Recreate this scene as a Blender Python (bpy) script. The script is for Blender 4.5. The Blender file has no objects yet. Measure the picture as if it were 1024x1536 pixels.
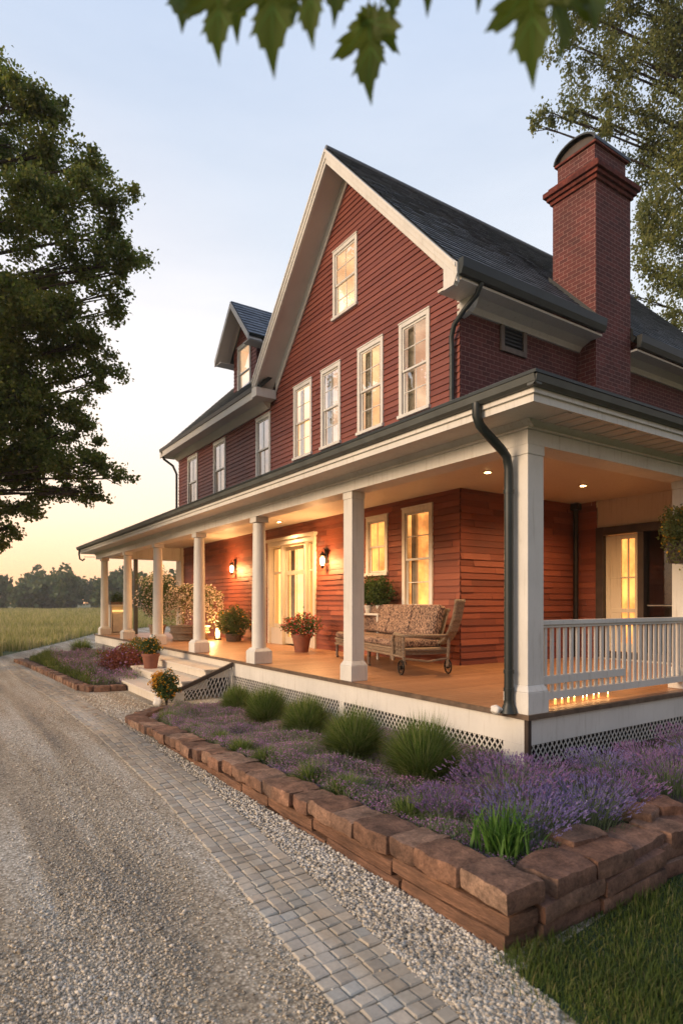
import bpy, bmesh, math, random
import numpy as np
from mathutils import Vector, Matrix
random.seed(7); RNG = np.random.default_rng(11)
R = math.radians
scn = bpy.context.scene
COL = scn.collection

# ------------------------------------------------------------------ materials
def newmat(name):
    m = bpy.data.materials.new(name); m.use_nodes = True
    nt = m.node_tree
    return m, nt, nt.nodes['Principled BSDF']
def nd(nt, typ, **kw):
    n = nt.nodes.new(typ)
    for k, v in kw.items():
        if k in n.inputs: n.inputs[k].default_value = v
        else: setattr(n, k, v)
    return n
def ramp(nt, stops, fac):
    r = nt.nodes.new('ShaderNodeValToRGB')
    el = r.color_ramp.elements
    while len(el) < len(stops): el.new(0.5)
    for e, (p, c) in zip(el, stops):
        e.position = p; e.color = (*c, 1)
    nt.links.new(fac, r.inputs[0]); return r.outputs[0]
def mixc(nt, fac, a, b, mode='MIX'):
    m = nt.nodes.new('ShaderNodeMix'); m.data_type = 'RGBA'; m.blend_type = mode
    for i, v in ((0, fac), (6, a), (7, b)):
        if isinstance(v, (int, float)): m.inputs[i].default_value = v
        elif isinstance(v, tuple): m.inputs[i].default_value = (*v, 1)
        else: nt.links.new(v, m.inputs[i])
    return m.outputs[2]
def noise(nt, scale, detail=4, vec=None, rough=.55):
    n = nd(nt, 'ShaderNodeTexNoise', Scale=scale, Detail=detail, Roughness=rough)
    if vec is not None: nt.links.new(vec, n.inputs['Vector'])
    return n.outputs['Fac']
def objco(nt):
    return nt.nodes.new('ShaderNodeTexCoord').outputs['Object']
def stretch(nt, vec, s):
    m = nt.nodes.new('ShaderNodeMapping'); m.inputs['Scale'].default_value = s
    nt.links.new(vec, m.inputs['Vector']); return m.outputs[0]
def bump(nt, b, h, strength=.4, dist=.01, prev=None):
    n = nd(nt, 'ShaderNodeBump', Strength=strength, Distance=dist)
    nt.links.new(h, n.inputs['Height'])
    if prev is not None: nt.links.new(prev, n.inputs['Normal'])
    nt.links.new(n.outputs[0], b.inputs['Normal']); return n.outputs[0]
def island(nt):
    return nt.nodes.new('ShaderNodeNewGeometry').outputs['Random Per Island']

def m_plain(name, col, rough=.5, var=.12, scale=3, metal=0, bmp=.1, bs=60, spec=.5):
    m, nt, b = newmat(name); co = objco(nt)
    f = noise(nt, scale, 6, co)
    dark = tuple(c*(1-var*2) for c in col); lite = tuple(min(1, c*(1+var)) for c in col)
    nt.links.new(ramp(nt, [(.3, dark), (.7, lite)], f), b.inputs['Base Color'])
    b.inputs['Roughness'].default_value = rough; b.inputs['Metallic'].default_value = metal
    b.inputs['Specular IOR Level'].default_value = spec
    if bmp: bump(nt, b, noise(nt, bs, 5, co), bmp, .004)
    return m
def m_paint(name, col, rough=.5, var=.1, scale=2):
    m, nt, b = newmat(name); co = objco(nt)
    f1 = noise(nt, scale, 6, co, .65); f2 = noise(nt, 3, 5, stretch(nt, co, (7, 7, .5)), .7); f3 = noise(nt, 30, 4, co, .7)
    c = ramp(nt, [(.3, tuple(k*(1-var*1.6) for k in col)), (.7, col)], f1)
    c = mixc(nt, .75, c, ramp(nt, [(.28, (.72, .69, .64)), (.46, (1, 1, 1))], f2), 'MULTIPLY')
    c = mixc(nt, .5, c, ramp(nt, [(.25, (.66, .62, .56)), (.38, (1, 1, 1))], f3), 'MULTIPLY')
    nt.links.new(c, b.inputs['Base Color']); b.inputs['Roughness'].default_value = rough
    bump(nt, b, noise(nt, 18, 5, stretch(nt, co, (1, 1, 1)), .6), .25, .004); return m
def m_boards(name, cols, rough=.6, grain=(1.2, 14, 14), seam=0):
    m, nt, b = newmat(name); co = objco(nt)
    base = ramp(nt, [(i/(len(cols)-1), c) for i, c in enumerate(cols)], island(nt))
    g = noise(nt, 6, 6, stretch(nt, co, grain), .65)
    c2 = mixc(nt, .55, base, ramp(nt, [(.25, (.45, .45, .45)), (.7, (1.15, 1.15, 1.15))], g), 'MULTIPLY')
    big = noise(nt, .8, 4, co)
    c3 = mixc(nt, .5, c2, ramp(nt, [(.3, (.65, .65, .65)), (.65, (1.1, 1.1, 1.1))], big), 'MULTIPLY')
    nt.links.new(c3, b.inputs['Base Color']); b.inputs['Roughness'].default_value = rough
    bump(nt, b, g, .35, .004); return m
def m_brick(name, c1, c2, mortar, w=.21, h=.085):
    m, nt, b = newmat(name)
    uv = nt.nodes.new('ShaderNodeTexCoord').outputs['UV']
    wob = nd(nt, 'ShaderNodeTexNoise', Scale=9., Detail=3.)
    nt.links.new(uv, wob.inputs['Vector'])
    sub = nd(nt, 'ShaderNodeVectorMath', operation='MULTIPLY_ADD')
    nt.links.new(wob.outputs['Color'], sub.inputs[0]); sub.inputs[1].default_value = (.008, .008, 0)
    nt.links.new(uv, sub.inputs[2])
    t = nd(nt, 'ShaderNodeTexBrick', Scale=1.0)
    t.inputs['Brick Width'].default_value = w; t.inputs['Row Height'].default_value = h
    t.inputs['Mortar Size'].default_value = .005; t.inputs['Mortar Smooth'].default_value = .3
    t.inputs['Color1'].default_value = (*c1, 1); t.inputs['Color2'].default_value = (*c2, 1)
    t.inputs['Mortar'].default_value = (*mortar, 1)
    nt.links.new(sub.outputs[0], t.inputs['Vector'])
    n1 = noise(nt, 25, 6, uv); n2 = noise(nt, 1.3, 5, uv)
    c = mixc(nt, .6, t.outputs['Color'], ramp(nt, [(.3, (.6, .6, .6)), (.7, (1.25, 1.2, 1.2))], n1), 'MULTIPLY')
    c = mixc(nt, .7, c, ramp(nt, [(.3, (.6, .58, .58)), (.7, (1.2, 1.15, 1.15))], n2), 'MULTIPLY')
    nt.links.new(c, b.inputs['Base Color']); b.inputs['Roughness'].default_value = .8
    p = bump(nt, b, t.outputs['Fac'], -.6, .006); bump(nt, b, n1, .3, .004, p)
    return m
def m_leaf(name, cols, trans=.35, rough=.55):
    m, nt, b = newmat(name)
    c = ramp(nt, [(i/(len(cols)-1), k) for i, k in enumerate(cols)], island(nt))
    big = noise(nt, .5, 3, objco(nt))
    c = mixc(nt, .6, c, ramp(nt, [(.35, (.55, .6, .55)), (.65, (1.25, 1.2, 1.1))], big), 'MULTIPLY')
    nt.links.new(c, b.inputs['Base Color']); b.inputs['Roughness'].default_value = rough
    b.inputs['Specular IOR Level'].default_value = .25
    tr = nt.nodes.new('ShaderNodeBsdfTranslucent'); nt.links.new(c, tr.inputs['Color'])
    mx = nd(nt, 'ShaderNodeMixShader', Fac=trans)
    out = nt.nodes['Material Output']
    nt.links.new(b.outputs[0], mx.inputs[1]); nt.links.new(tr.outputs[0], mx.inputs[2])
    nt.links.new(mx.outputs[0], out.inputs['Surface']); return m
def m_emit(name, col, s):
    m, nt, b = newmat(name)
    b.inputs['Base Color'].default_value = (*col, 1)
    b.inputs['Emission Color'].default_value = (*col, 1); b.inputs['Emission Strength'].default_value = s
    return m
def m_lit(name, c1, c2, s, scale=3):
    m, nt, b = newmat(name); co = objco(nt)
    f = noise(nt, scale, 4, co)
    c = ramp(nt, [(.35, c1), (.62, c2)], f)
    nt.links.new(c, b.inputs['Base Color']); nt.links.new(c, b.inputs['Emission Color'])
    b.inputs['Emission Strength'].default_value = s; return m
def m_glass(name, fac):
    m, nt, b = newmat(name)
    out = nt.nodes['Material Output']
    g = nd(nt, 'ShaderNodeBsdfGlossy', Roughness=.015); g.inputs['Color'].default_value = (.95, .96, 1, 1)
    t = nt.nodes.new('ShaderNodeBsdfTransparent')
    fr = nd(nt, 'ShaderNodeFresnel', IOR=1.5)
    a = nd(nt, 'ShaderNodeMath', operation='ADD'); nt.links.new(fr.outputs[0], a.inputs[0]); a.inputs[1].default_value = fac
    a.use_clamp = True
    bp = nd(nt, 'ShaderNodeBump', Strength=.03, Distance=.02); nt.links.new(noise(nt, 2.5, 2, objco(nt)), bp.inputs['Height'])
    nt.links.new(bp.outputs[0], g.inputs['Normal'])
    mx = nt.nodes.new('ShaderNodeMixShader'); nt.links.new(a.outputs[0], mx.inputs[0])
    nt.links.new(t.outputs[0], mx.inputs[1]); nt.links.new(g.outputs[0], mx.inputs[2])
    nt.links.new(mx.outputs[0], out.inputs['Surface']); return m

M = {}
M['siding'] = m_boards('siding', [(.175, .042, .030), (.22, .057, .038), (.255, .072, .048), (.195, .048, .033)])
M['porch_siding'] = m_boards('porch_siding', [(.17, .040, .022), (.25, .062, .033), (.32, .088, .046), (.20, .047, .026), (.27, .068, .036)])
M['brick'] = m_brick('brick', (.125, .029, .025), (.082, .019, .018), (.28, .155, .13))
M['chimney_brick'] = m_brick('chimney_brick', (.145, .034, .027), (.088, .022, .019), (.30, .18, .15))
M['slate'] = m_boards('slate', [(.10, .115, .14), (.14, .16, .19), (.20, .22, .25), (.12, .14, .165)], .45, (4, 4, 4))
M['white'] = m_paint('white', (.72, .69, .635), .5, .09, 2.2)
M['cream'] = m_paint('cream', (.66, .60, .51), .5, .05, 1.5)
M['soffit'] = m_plain('soffit', (.62, .56, .50), .55, .05, 1.5)
M['gutter'] = m_plain('gutter', (.016, .022, .021), .45, .15, 4, bmp=.05)
M['gutter_grey'] = m_plain('gutter_grey', (.085, .092, .086), .5, .12, 4, bmp=.05)
M['dark_wood'] = m_plain('dark_wood', (.05, .034, .026), .5, .2, 5)
M['brown_frame'] = m_plain('brown_frame', (.14, .105, .085), .6, .15, 6)
M['black'] = m_plain('black', (.012, .012, .013), .5, .1, 4)
M['iron'] = m_plain('iron', (.03, .024, .02), .45, .2, 8, metal=.6)
M['deck'] = m_boards('deck', [(.36, .175, .085), (.43, .215, .105), (.48, .25, .13), (.39, .19, .095)], .42, (8, 1, 8))
M['nosing'] = m_plain('nosing', (.13, .085, .055), .6, .25, 8)
M['lattice'] = m_plain('lattice', (.60, .57, .52), .55, .1, 6)
M['soil'] = m_plain('soil', (.05, .035, .025), .95, .4, 12, bmp=.8, bs=40)
M['leaf_dark'] = m_leaf('leaf_dark', [(.11, .16, .032), (.17, .23, .045), (.28, .27, .07), (.13, .185, .038)], .55)
M['leaf_olive'] = m_leaf('leaf_olive', [(.13, .165, .05), (.19, .22, .07), (.25, .25, .085), (.16, .19, .055)], .5)
M['leaf_bush'] = m_leaf('leaf_bush', [(.05, .09, .025), (.08, .13, .04), (.12, .17, .05)], .4)
M['leaf_far'] = m_leaf('leaf_far', [(.065, .11, .04), (.10, .145, .05), (.15, .16, .06)], .4)
M['grass'] = m_leaf('grass', [(.05, .085, .016), (.09, .14, .026), (.14, .18, .04), (.11, .16, .03), (.30, .26, .11)], .4)
M['field'] = m_leaf('field', [(.26, .27, .07), (.38, .35, .12), (.58, .46, .24), (.30, .31, .09)], .5)
M['orn'] = m_leaf('orn', [(.07, .135, .026), (.115, .20, .04), (.24, .31, .085), (.34, .34, .15)], .4)
M['iris'] = m_leaf('iris', [(.07, .17, .03), (.12, .25, .045), (.17, .30, .07)], .4)
M['lav_stem'] = m_leaf('lav_stem', [(.13, .19, .08), (.19, .25, .12), (.28, .31, .22)], .3)
M['lav'] = m_leaf('lav', [(.19, .12, .32), (.26, .16, .38), (.38, .20, .40), (.29, .25, .45)], .3)
M['lav_blue'] = m_leaf('lav_blue', [(.20, .17, .42), (.27, .24, .50), (.24, .15, .44), (.38, .34, .56)], .3)
M['litter'] = m_leaf('litter', [(.10, .06, .03), (.22, .14, .06), (.30, .20, .08), (.07, .05, .03)], .1)
M['pink'] = m_leaf('pink', [(.36, .17, .38), (.48, .24, .48), (.40, .20, .48), (.58, .36, .54)], .35)
M['red_leaf'] = m_leaf('red_leaf', [(.22, .06, .045), (.32, .10, .07), (.14, .07, .045)], .35)
M['flower_mix'] = m_leaf('flower_mix', [(.55, .03, .05), (.65, .10, .08), (.70, .30, .22), (.6, .05, .12)], .3)
M['yellow'] = m_leaf('yellow', [(.75, .35, .02), (.80, .45, .04), (.70, .24, .02)], .3)
M['blossom'] = m_leaf('blossom', [(.80, .66, .58), (.82, .72, .66), (.72, .52, .48)], .5)
M['maple'] = m_leaf('maple', [(.075, .115, .012), (.10, .14, .016), (.15, .165, .022)], .6, .4)
M['bark'] = m_plain('bark', (.085, .062, .045), .9, .35, 14, bmp=1, bs=25)
M['terracotta'] = m_plain('terracotta', (.24, .085, .05), .7, .15, 6)
M['wicker_dark'] = m_plain('wicker_dark', (.16, .11, .08), .6, .3, 40, bmp=.6, bs=150)
M['curtain'] = m_plain('curtain', (.62, .56, .46), .9, .12, 5)
M['door_cream'] = m_paint('door_cream', (.68, .60, .46), .45, .05, 2)
M['glass'] = m_glass('glass', .30)
M['glass_low'] = m_glass('glass_low', .04)
M['lit_pale'] = m_lit('lit_pale', (.66, .42, .24), (1., .80, .54), .95, .8)
M['lit_gold'] = m_lit('lit_gold', (.34, .15, .04), (1., .52, .15), 1.35, 1.6)
M['lit_soft'] = m_lit('lit_soft', (.62, .42, .30), (.95, .80, .62), .62, .9)
M['lit_warm'] = m_lit('lit_warm', (.80, .50, .24), (1., .76, .42), 1.15, .9)
M['lit_door'] = m_lit('lit_door', (.85, .48, .16), (1., .66, .28), 1.52, 1.6)
M['lit_dim'] = m_lit('lit_dim', (.10, .06, .04), (.45, .28, .15), 0.56, 2.2)
M['bulb'] = m_emit('bulb', (1., .62, .25), 28)
M['bulb_soft'] = m_emit('bulb_soft', (1., .55, .18), 9)
M['wax'] = m_emit('wax', (1., .50, .14), 1.2)

def m_fabric():
    m, nt, b = newmat('woven_cushion'); co = objco(nt)
    v = nd(nt, 'ShaderNodeTexVoronoi', Scale=55.); nt.links.new(stretch(nt, co, (1, 1, .45)), v.inputs['Vector'])
    c = ramp(nt, [(.0, (.50, .38, .28)), (.45, (.34, .22, .16)), (.6, (.07, .04, .035))], v.outputs['Distance'])
    n = noise(nt, 6, 3, co)
    c = mixc(nt, .5, c, ramp(nt, [(.35, (.6, .55, .55)), (.65, (1.2, 1.1, 1.0))], n), 'MULTIPLY')
    nt.links.new(c, b.inputs['Base Color']); b.inputs['Roughness'].default_value = .85
    bump(nt, b, v.outputs['Distance'], -.6, .006); return m
M['fabric'] = m_fabric()
def m_wicker():
    m, nt, b = newmat('wicker'); co = objco(nt)
    w = nd(nt, 'ShaderNodeTexWave', Scale=16., Distortion=3.); w.bands_direction = 'Z'; nt.links.new(co, w.inputs['Vector'])
    w.inputs['Detail Scale'].default_value = 5.
    c = ramp(nt, [(.2, (.08, .05, .035)), (.7, (.42, .31, .21))], w.outputs['Fac'])
    nt.links.new(c, b.inputs['Base Color']); b.inputs['Roughness'].default_value = .6
    bump(nt, b, w.outputs['Fac'], .8, .008); return m
M['wicker'] = m_wicker()
def m_gravel():
    m, nt, b = newmat('gravel'); co = objco(nt)
    v = nd(nt, 'ShaderNodeTexVoronoi', Scale=62.); nt.links.new(co, v.inputs['Vector'])
    v2 = nd(nt, 'ShaderNodeTexVoronoi', Scale=24.); nt.links.new(co, v2.inputs['Vector'])
    sep = nt.nodes.new('ShaderNodeSeparateColor'); nt.links.new(v.outputs['Color'], sep.inputs[0])
    c = ramp(nt, [(0, (.25, .225, .19)), (.4, (.42, .39, .335)), (.8, (.54, .51, .45)), (1, (.67, .64, .59))], sep.outputs[0])
    c = mixc(nt, .8, c, ramp(nt, [(.0, (1.15, 1.15, 1.15)), (.7, (.45, .43, .40))], v.outputs['Distance']), 'MULTIPLY')
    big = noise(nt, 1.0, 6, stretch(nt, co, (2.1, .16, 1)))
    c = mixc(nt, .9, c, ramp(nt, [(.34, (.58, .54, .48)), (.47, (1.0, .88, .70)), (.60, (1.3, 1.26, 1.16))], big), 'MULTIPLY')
    nt.links.new(c, b.inputs['Base Color']); b.inputs['Roughness'].default_value = .9
    p = bump(nt, b, v.outputs['Distance'], -1., .012); bump(nt, b, v2.outputs['Distance'], -.5, .01, p)
    return m
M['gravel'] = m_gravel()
def m_stones(name, cols, rough=.85):
    m, nt, b = newmat(name)
    c = ramp(nt, [(i/(len(cols)-1), k) for i, k in enumerate(cols)], island(nt))
    co = objco(nt)
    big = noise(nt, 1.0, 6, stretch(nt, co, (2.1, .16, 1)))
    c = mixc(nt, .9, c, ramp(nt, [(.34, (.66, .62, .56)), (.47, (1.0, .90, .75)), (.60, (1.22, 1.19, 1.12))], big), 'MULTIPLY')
    n = noise(nt, 40, 5, co)
    c = mixc(nt, .35, c, ramp(nt, [(.3, (.6, .6, .6)), (.7, (1.2, 1.2, 1.2))], n), 'MULTIPLY')
    nt.links.new(c, b.inputs['Base Color']); b.inputs['Roughness'].default_value = rough
    bump(nt, b, noise(nt, 120, 5, co), .5, .003); return m
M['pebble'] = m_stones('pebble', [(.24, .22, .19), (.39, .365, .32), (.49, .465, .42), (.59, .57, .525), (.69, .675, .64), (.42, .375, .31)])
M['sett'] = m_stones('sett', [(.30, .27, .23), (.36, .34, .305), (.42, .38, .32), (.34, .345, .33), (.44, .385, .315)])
def m_rough(name, cols, sc, stretchv=(1, 1, 1), dark=.35, bstr=1.):
    m, nt, b = newmat(name); co = objco(nt); base = ramp(nt, [(i/(len(cols)-1), c) for i, c in enumerate(cols)], island(nt))
    v = stretch(nt, co, stretchv)
    n1 = noise(nt, sc, 8, v, .7); n2 = noise(nt, sc*.3, 5, co, .6); n3 = noise(nt, sc*7, 6, v, .7)
    c = mixc(nt, .9, base, ramp(nt, [(.30, (dark,)*3), (.5, (.95, .93, .9)), (.68, (1.55, 1.5, 1.42))], n1), 'MULTIPLY')
    c = mixc(nt, .8, c, ramp(nt, [(.35, (.6, .62, .64)), (.62, (1.25, 1.2, 1.15))], n2), 'MULTIPLY')
    c = mixc(nt, .6, c, ramp(nt, [(.35, (.5, .5, .5)), (.6, (1.25, 1.25, 1.25))], n3), 'MULTIPLY')
    nt.links.new(c, b.inputs['Base Color']); b.inputs['Roughness'].default_value = .88; b.inputs['Specular IOR Level'].default_value = .25
    p = bump(nt, b, n1, bstr, .02); bump(nt, b, n3, .7, .005, p); return m
M['capstone'] = m_rough('capstone', [(.17, .095, .064), (.23, .135, .093), (.13, .078, .058), (.30, .20, .145), (.17, .09, .062)], 9, (1, 1, 1), .28)
M['cornice_brick'] = m_rough('cornice_brick', [(.13, .036, .028), (.16, .045, .034), (.11, .03, .025)], 12, (1, 1, 1), .6, .4)
M['timber'] = m_rough('timber', [(.17, .092, .06), (.215, .12, .078), (.14, .078, .054)], 5, (4, .7, 9), .5)
M['slab_stone'] = m_rough('slab_stone', [(.19, .10, .066), (.15, .083, .06), (.25, .155, .11), (.13, .075, .056)], 7)
def m_ground(name, stops, sc, bs=30):
    m, nt, b = newmat(name); co = objco(nt)
    c = ramp(nt, stops, noise(nt, sc, 8, co, .7))
    nt.links.new(c, b.inputs['Base Color']); b.inputs['Roughness'].default_value = .95
    bump(nt, b, noise(nt, bs, 5, co), .8, .03); return m
M['meadow_soil'] = m_ground('meadow_soil', [(.3, (.055, .075, .022)), (.55, (.11, .125, .045)), (.7, (.16, .15, .07))], .25)
M['lawn_soil'] = m_ground('lawn_soil', [(.3, (.018, .035, .008)), (.7, (.035, .065, .014))], 4)

# ------------------------------------------------------------------ object helpers
OFF = {}
def tag(o, label=None, cat=None, group=None, kind=None):
    if label: o['label'] = label
    if cat: o['category'] = cat
    if group: o['group'] = group
    if kind: o['kind'] = kind
    return o
def thing(name, label, cat, loc=(0, 0, 0), group=None, rotz=0):
    o = bpy.data.objects.new(name, None); COL.objects.link(o)
    o.empty_display_size = .2
    o.location = loc; o.rotation_euler = (0, 0, rotz); OFF[o] = Vector(loc) if rotz == 0 else None
    return tag(o, label, cat, group)
def dup(root, loc, rotz=0, scale=1, label=None, group=None):
    r = root.copy(); COL.objects.link(r); r.location = loc; r.rotation_euler = (0, 0, rotz)
    r.scale = (scale,)*3 if not isinstance(scale, tuple) else scale
    if label: r['label'] = label
    if group: r['group'] = group
    for ch in list(root.children):
        c = ch.copy(); COL.objects.link(c); c.parent = r
        for g in list(ch.children):
            d = g.copy(); COL.objects.link(d); d.parent = c
    return r
def link_mesh(name, me, parent=None, local=False):
    o = bpy.data.objects.new(name, me); COL.objects.link(o)
    if parent is not None:
        o.parent = parent
        off = OFF.get(parent)
        if off is not None:
            if not local: me.transform(Matrix.Translation(-off))
            OFF[o] = off
    return o

class MB:
    def __init__(s): s.v = []; s.f = []; s.mi = []; s.cur = 0
    def add(s, vs, fs):
        n = len(s.v); s.v += [tuple(v) for v in vs]; s.f += [tuple(i+n for i in f) for f in fs]; s.mi += [s.cur]*len(fs)
    def box(s, a, b):
        (x0, y0, z0), (x1, y1, z1) = a, b
        s.add([(x0,y0,z0),(x1,y0,z0),(x1,y1,z0),(x0,y1,z0),(x0,y0,z1),(x1,y0,z1),(x1,y1,z1),(x0,y1,z1)],
              [(0,3,2,1),(4,5,6,7),(0,1,5,4),(1,2,6,5),(2,3,7,6),(3,0,4,7)])
    def obox(s, c, size, mat):
        hx, hy, hz = size[0]/2, size[1]/2, size[2]/2; c = Vector(c)
        vs = [c + mat @ Vector((sx*hx, sy*hy, sz*hz)) for sz in (-1, 1) for sx, sy in ((-1,-1),(1,-1),(1,1),(-1,1))]
        s.add(vs, [(0,3,2,1),(4,5,6,7),(0,1,5,4),(1,2,6,5),(2,3,7,6),(3,0,4,7)])
    def bar(s, a, b, w, d, up=(0, 0, 1)):
        a, b = Vector(a), Vector(b); t = (b-a); L = t.length; t.normalize()
        u = Vector(up); r = t.cross(u)
        if r.length < 1e-4: r = t.cross(Vector((1, 0, 0)))
        r.normalize(); u = r.cross(t)
        s.obox((a+b)/2, (w, L, d), Matrix((r, t, u)).transposed())
    def prism(s, poly, ax, lo, hi):
        # poly in the two other axes (order x,y,z without ax)
        def P(p, h):
            q = list(p); q.insert(ax, h); return tuple(q)
        n = len(poly)
        s.add([P(p, lo) for p in poly]+[P(p, hi) for p in poly],
              [tuple(range(n))[::-1], tuple(range(n, 2*n))]+[(i, (i+1) % n, n+(i+1) % n, n+i) for i in range(n)])
    def tube(s, path, r, n=10, cap=True):
        path = [Vector(p) for p in path]; rs = r if isinstance(r, (list, tuple)) else [r]*len(path)
        rings = []; prev = None
        for i, p in enumerate(path):
            t = (path[min(i+1, len(path)-1)]-path[max(i-1, 0)]).normalized()
            if prev is None:
                a = t.cross(Vector((0, 0, 1)));
                if a.length < .05: a = t.cross(Vector((1, 0, 0)))
            else: a = prev - t*prev.dot(t)
            a.normalize(); b = t.cross(a); prev = a
            rings.append([p+(a*math.cos(2*math.pi*k/n)+b*math.sin(2*math.pi*k/n))*rs[i] for k in range(n)])
        vs = [v for g in rings for v in g]
        fs = [(i*n+k, i*n+(k+1) % n, (i+1)*n+(k+1) % n, (i+1)*n+k) for i in range(len(rings)-1) for k in range(n)]
        if cap: fs += [tuple(range(n))[::-1], tuple((len(rings)-1)*n+k for k in range(n))]
        s.add(vs, fs)
    def lathe(s, c, prof, n=20):
        vs = []; fs = []
        for r, z in prof:
            vs += [(c[0]+r*math.cos(2*math.pi*k/n), c[1]+r*math.sin(2*math.pi*k/n), c[2]+z) for k in range(n)]
        for i in range(len(prof)-1):
            fs += [(i*n+k, i*n+(k+1) % n, (i+1)*n+(k+1) % n, (i+1)*n+k) for k in range(n)]
        fs += [tuple(range(n))[::-1], tuple((len(prof)-1)*n+k for k in range(n))]
        s.add(vs, fs)
    def build(s, name, mat, parent=None, bevel=0, smooth=False, recalc=True, local=False, seg=2):
        me = bpy.data.meshes.new(name)
        me.from_pydata(s.v, [], s.f)
        mats = mat if isinstance(mat, (list, tuple)) else [mat]
        for k in mats: me.materials.append(M[k])
        me.polygons.foreach_set('material_index', s.mi)
        if recalc:
            bm = bmesh.new(); bm.from_mesh(me); bmesh.ops.recalc_face_normals(bm, faces=bm.faces); bm.to_mesh(me); bm.free()
        uv = me.uv_layers.new(name='UVMap')
        for p in me.polygons:
            nx, ny, nz = abs(p.normal.x), abs(p.normal.y), abs(p.normal.z)
            for li in p.loop_indices:
                c = me.vertices[me.loops[li].vertex_index].co
                if nz > .9: q = (c.x, c.y)
                elif nx > ny: q = (c.y, c.z)
                else: q = (c.x, c.z)
                uv.data[li].uv = q
        if smooth:
            me.polygons.foreach_set('use_smooth', [True]*len(me.polygons))
            try: me.set_sharp_from_angle(angle=R(35))
            except Exception: pass
        o = link_mesh(name, me, parent, local)
        if bevel:
            b = o.modifiers.new('bevel', 'BEVEL'); b.width = bevel; b.segments = seg; b.limit_method = 'ANGLE'; b.angle_limit = R(40)
            b.harden_normals = False
        return o

def build_each(mb, name, mat, parent=None, tol=.012, **kw):
    """one object for every separate piece collected in mb"""
    par = list(range(len(mb.v)))
    def find(i):
        while par[i] != i: par[i] = par[par[i]]; i = par[i]
        return i
    for f in mb.f:
        for a in f[1:]: par[find(a)] = find(f[0])
    comp = {}
    for k, f in enumerate(mb.f): comp.setdefault(find(f[0]), []).append(k)
    bbs = []
    for c, fs in comp.items():
        P = np.array([mb.v[i] for k in fs for i in mb.f[k]]); bbs.append([P.min(0)-tol, P.max(0)+tol, fs])
    ch = True
    while ch:
        ch = False; out = []
        for b in bbs:
            for o in out:
                if (b[0] <= o[1]).all() and (o[0] <= b[1]).all():
                    o[0] = np.minimum(o[0], b[0]); o[1] = np.maximum(o[1], b[1]); o[2] = o[2]+b[2]; ch = True; break
            else: out.append(b)
        bbs = out
    r = []
    for lo, hi, fs in bbs:
        m = MB(); mp = {}
        for k in fs:
            for i in mb.f[k]:
                if i not in mp: mp[i] = len(m.v); m.v.append(mb.v[i])
            m.f.append(tuple(mp[i] for i in mb.f[k])); m.mi.append(mb.mi[k])
        r.append(m.build(name, mat, parent, **kw))
    return r

def np_mesh(name, V, quads=None, tris=None, mats=('leaf_dark',), mi=None, parent=None, smooth=False, local=False):
    me = bpy.data.meshes.new(name)
    V = np.ascontiguousarray(V, dtype=np.float32)
    me.vertices.add(len(V)); me.vertices.foreach_set('co', V.ravel())
    loops = []; tot = []
    if quads is not None and len(quads): loops.append(np.asarray(quads).ravel()); tot.append(np.full(len(quads), 4))
    if tris is not None and len(tris): loops.append(np.asarray(tris).ravel()); tot.append(np.full(len(tris), 3))
    loops = np.concatenate(loops).astype(np.int32); tot = np.concatenate(tot).astype(np.int32)
    st = np.concatenate([[0], np.cumsum(tot)[:-1]]).astype(np.int32)
    me.loops.add(len(loops)); me.loops.foreach_set('vertex_index', loops)
    me.polygons.add(len(tot)); me.polygons.foreach_set('loop_start', st); me.polygons.foreach_set('loop_total', tot)
    for k in mats: me.materials.append(M[k])
    if mi is not None: me.polygons.foreach_set('material_index', np.asarray(mi, dtype=np.int32))
    if smooth: me.polygons.foreach_set('use_smooth', np.ones(len(tot), dtype=bool))
    me.update(calc_edges=True); me.validate()
    return link_mesh(name, me, parent, local)

def unit(a): return a/np.maximum(np.linalg.norm(a, axis=1, keepdims=True), 1e-6)
def leaves_geo(P, size, up=.25, fold=.25, aspect=.62):
    """one folded leaf (two triangles each side -> 4-vertex diamond) per point"""
    n = len(P); d = RNG.normal(size=(n, 3)); d[:, 2] -= up; d = unit(d)
    a = unit(np.cross(d, RNG.normal(size=(n, 3)))); nrm = np.cross(d, a)
    L = (size*RNG.uniform(.65, 1.3, n))[:, None]
    mid = P+d*L*.5
    V = np.stack([P, mid+a*L*aspect*.5+nrm*L*fold*.3, P+d*L, mid-a*L*aspect*.5+nrm*L*fold*.3], 1).reshape(-1, 3)
    q = (np.arange(n)[:, None]*4+np.array([0, 1, 2, 3])[None])
    return V, q
def blades_geo(B, H, W, lean, droop=.3, az=None):
    """tapered, curved blades: base points, heights, widths, lean (horizontal travel as a share of height)"""
    n = len(B); az = RNG.uniform(0, 2*np.pi, n) if az is None else az
    h = np.stack([np.cos(az), np.sin(az), np.zeros(n)], 1); w = np.stack([-np.sin(az+RNG.normal(0, .8, n)), np.cos(az), np.zeros(n)], 1)
    H = np.asarray(H)[:, None]; W = np.asarray(W)[:, None]; ln = np.asarray(lean)[:, None]
    z = np.array([[0, 0, 1.]])
    m1 = B+h*H*ln*.4+z*H*.55*np.sqrt(np.maximum(.05, 1-(ln*.7)**2)); tip = B+h*H*ln+z*H*np.maximum(.1, (1-droop*ln-.25*ln*ln))
    V = np.stack([B-w*W*.5, B+w*W*.5, m1+w*W*.42, m1-w*W*.42, tip], 1).reshape(-1, 3)
    i = np.arange(n)[:, None]*5
    return V, i+np.array([[0, 1, 2, 3]]), i+np.array([[3, 2, 4]])
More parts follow.
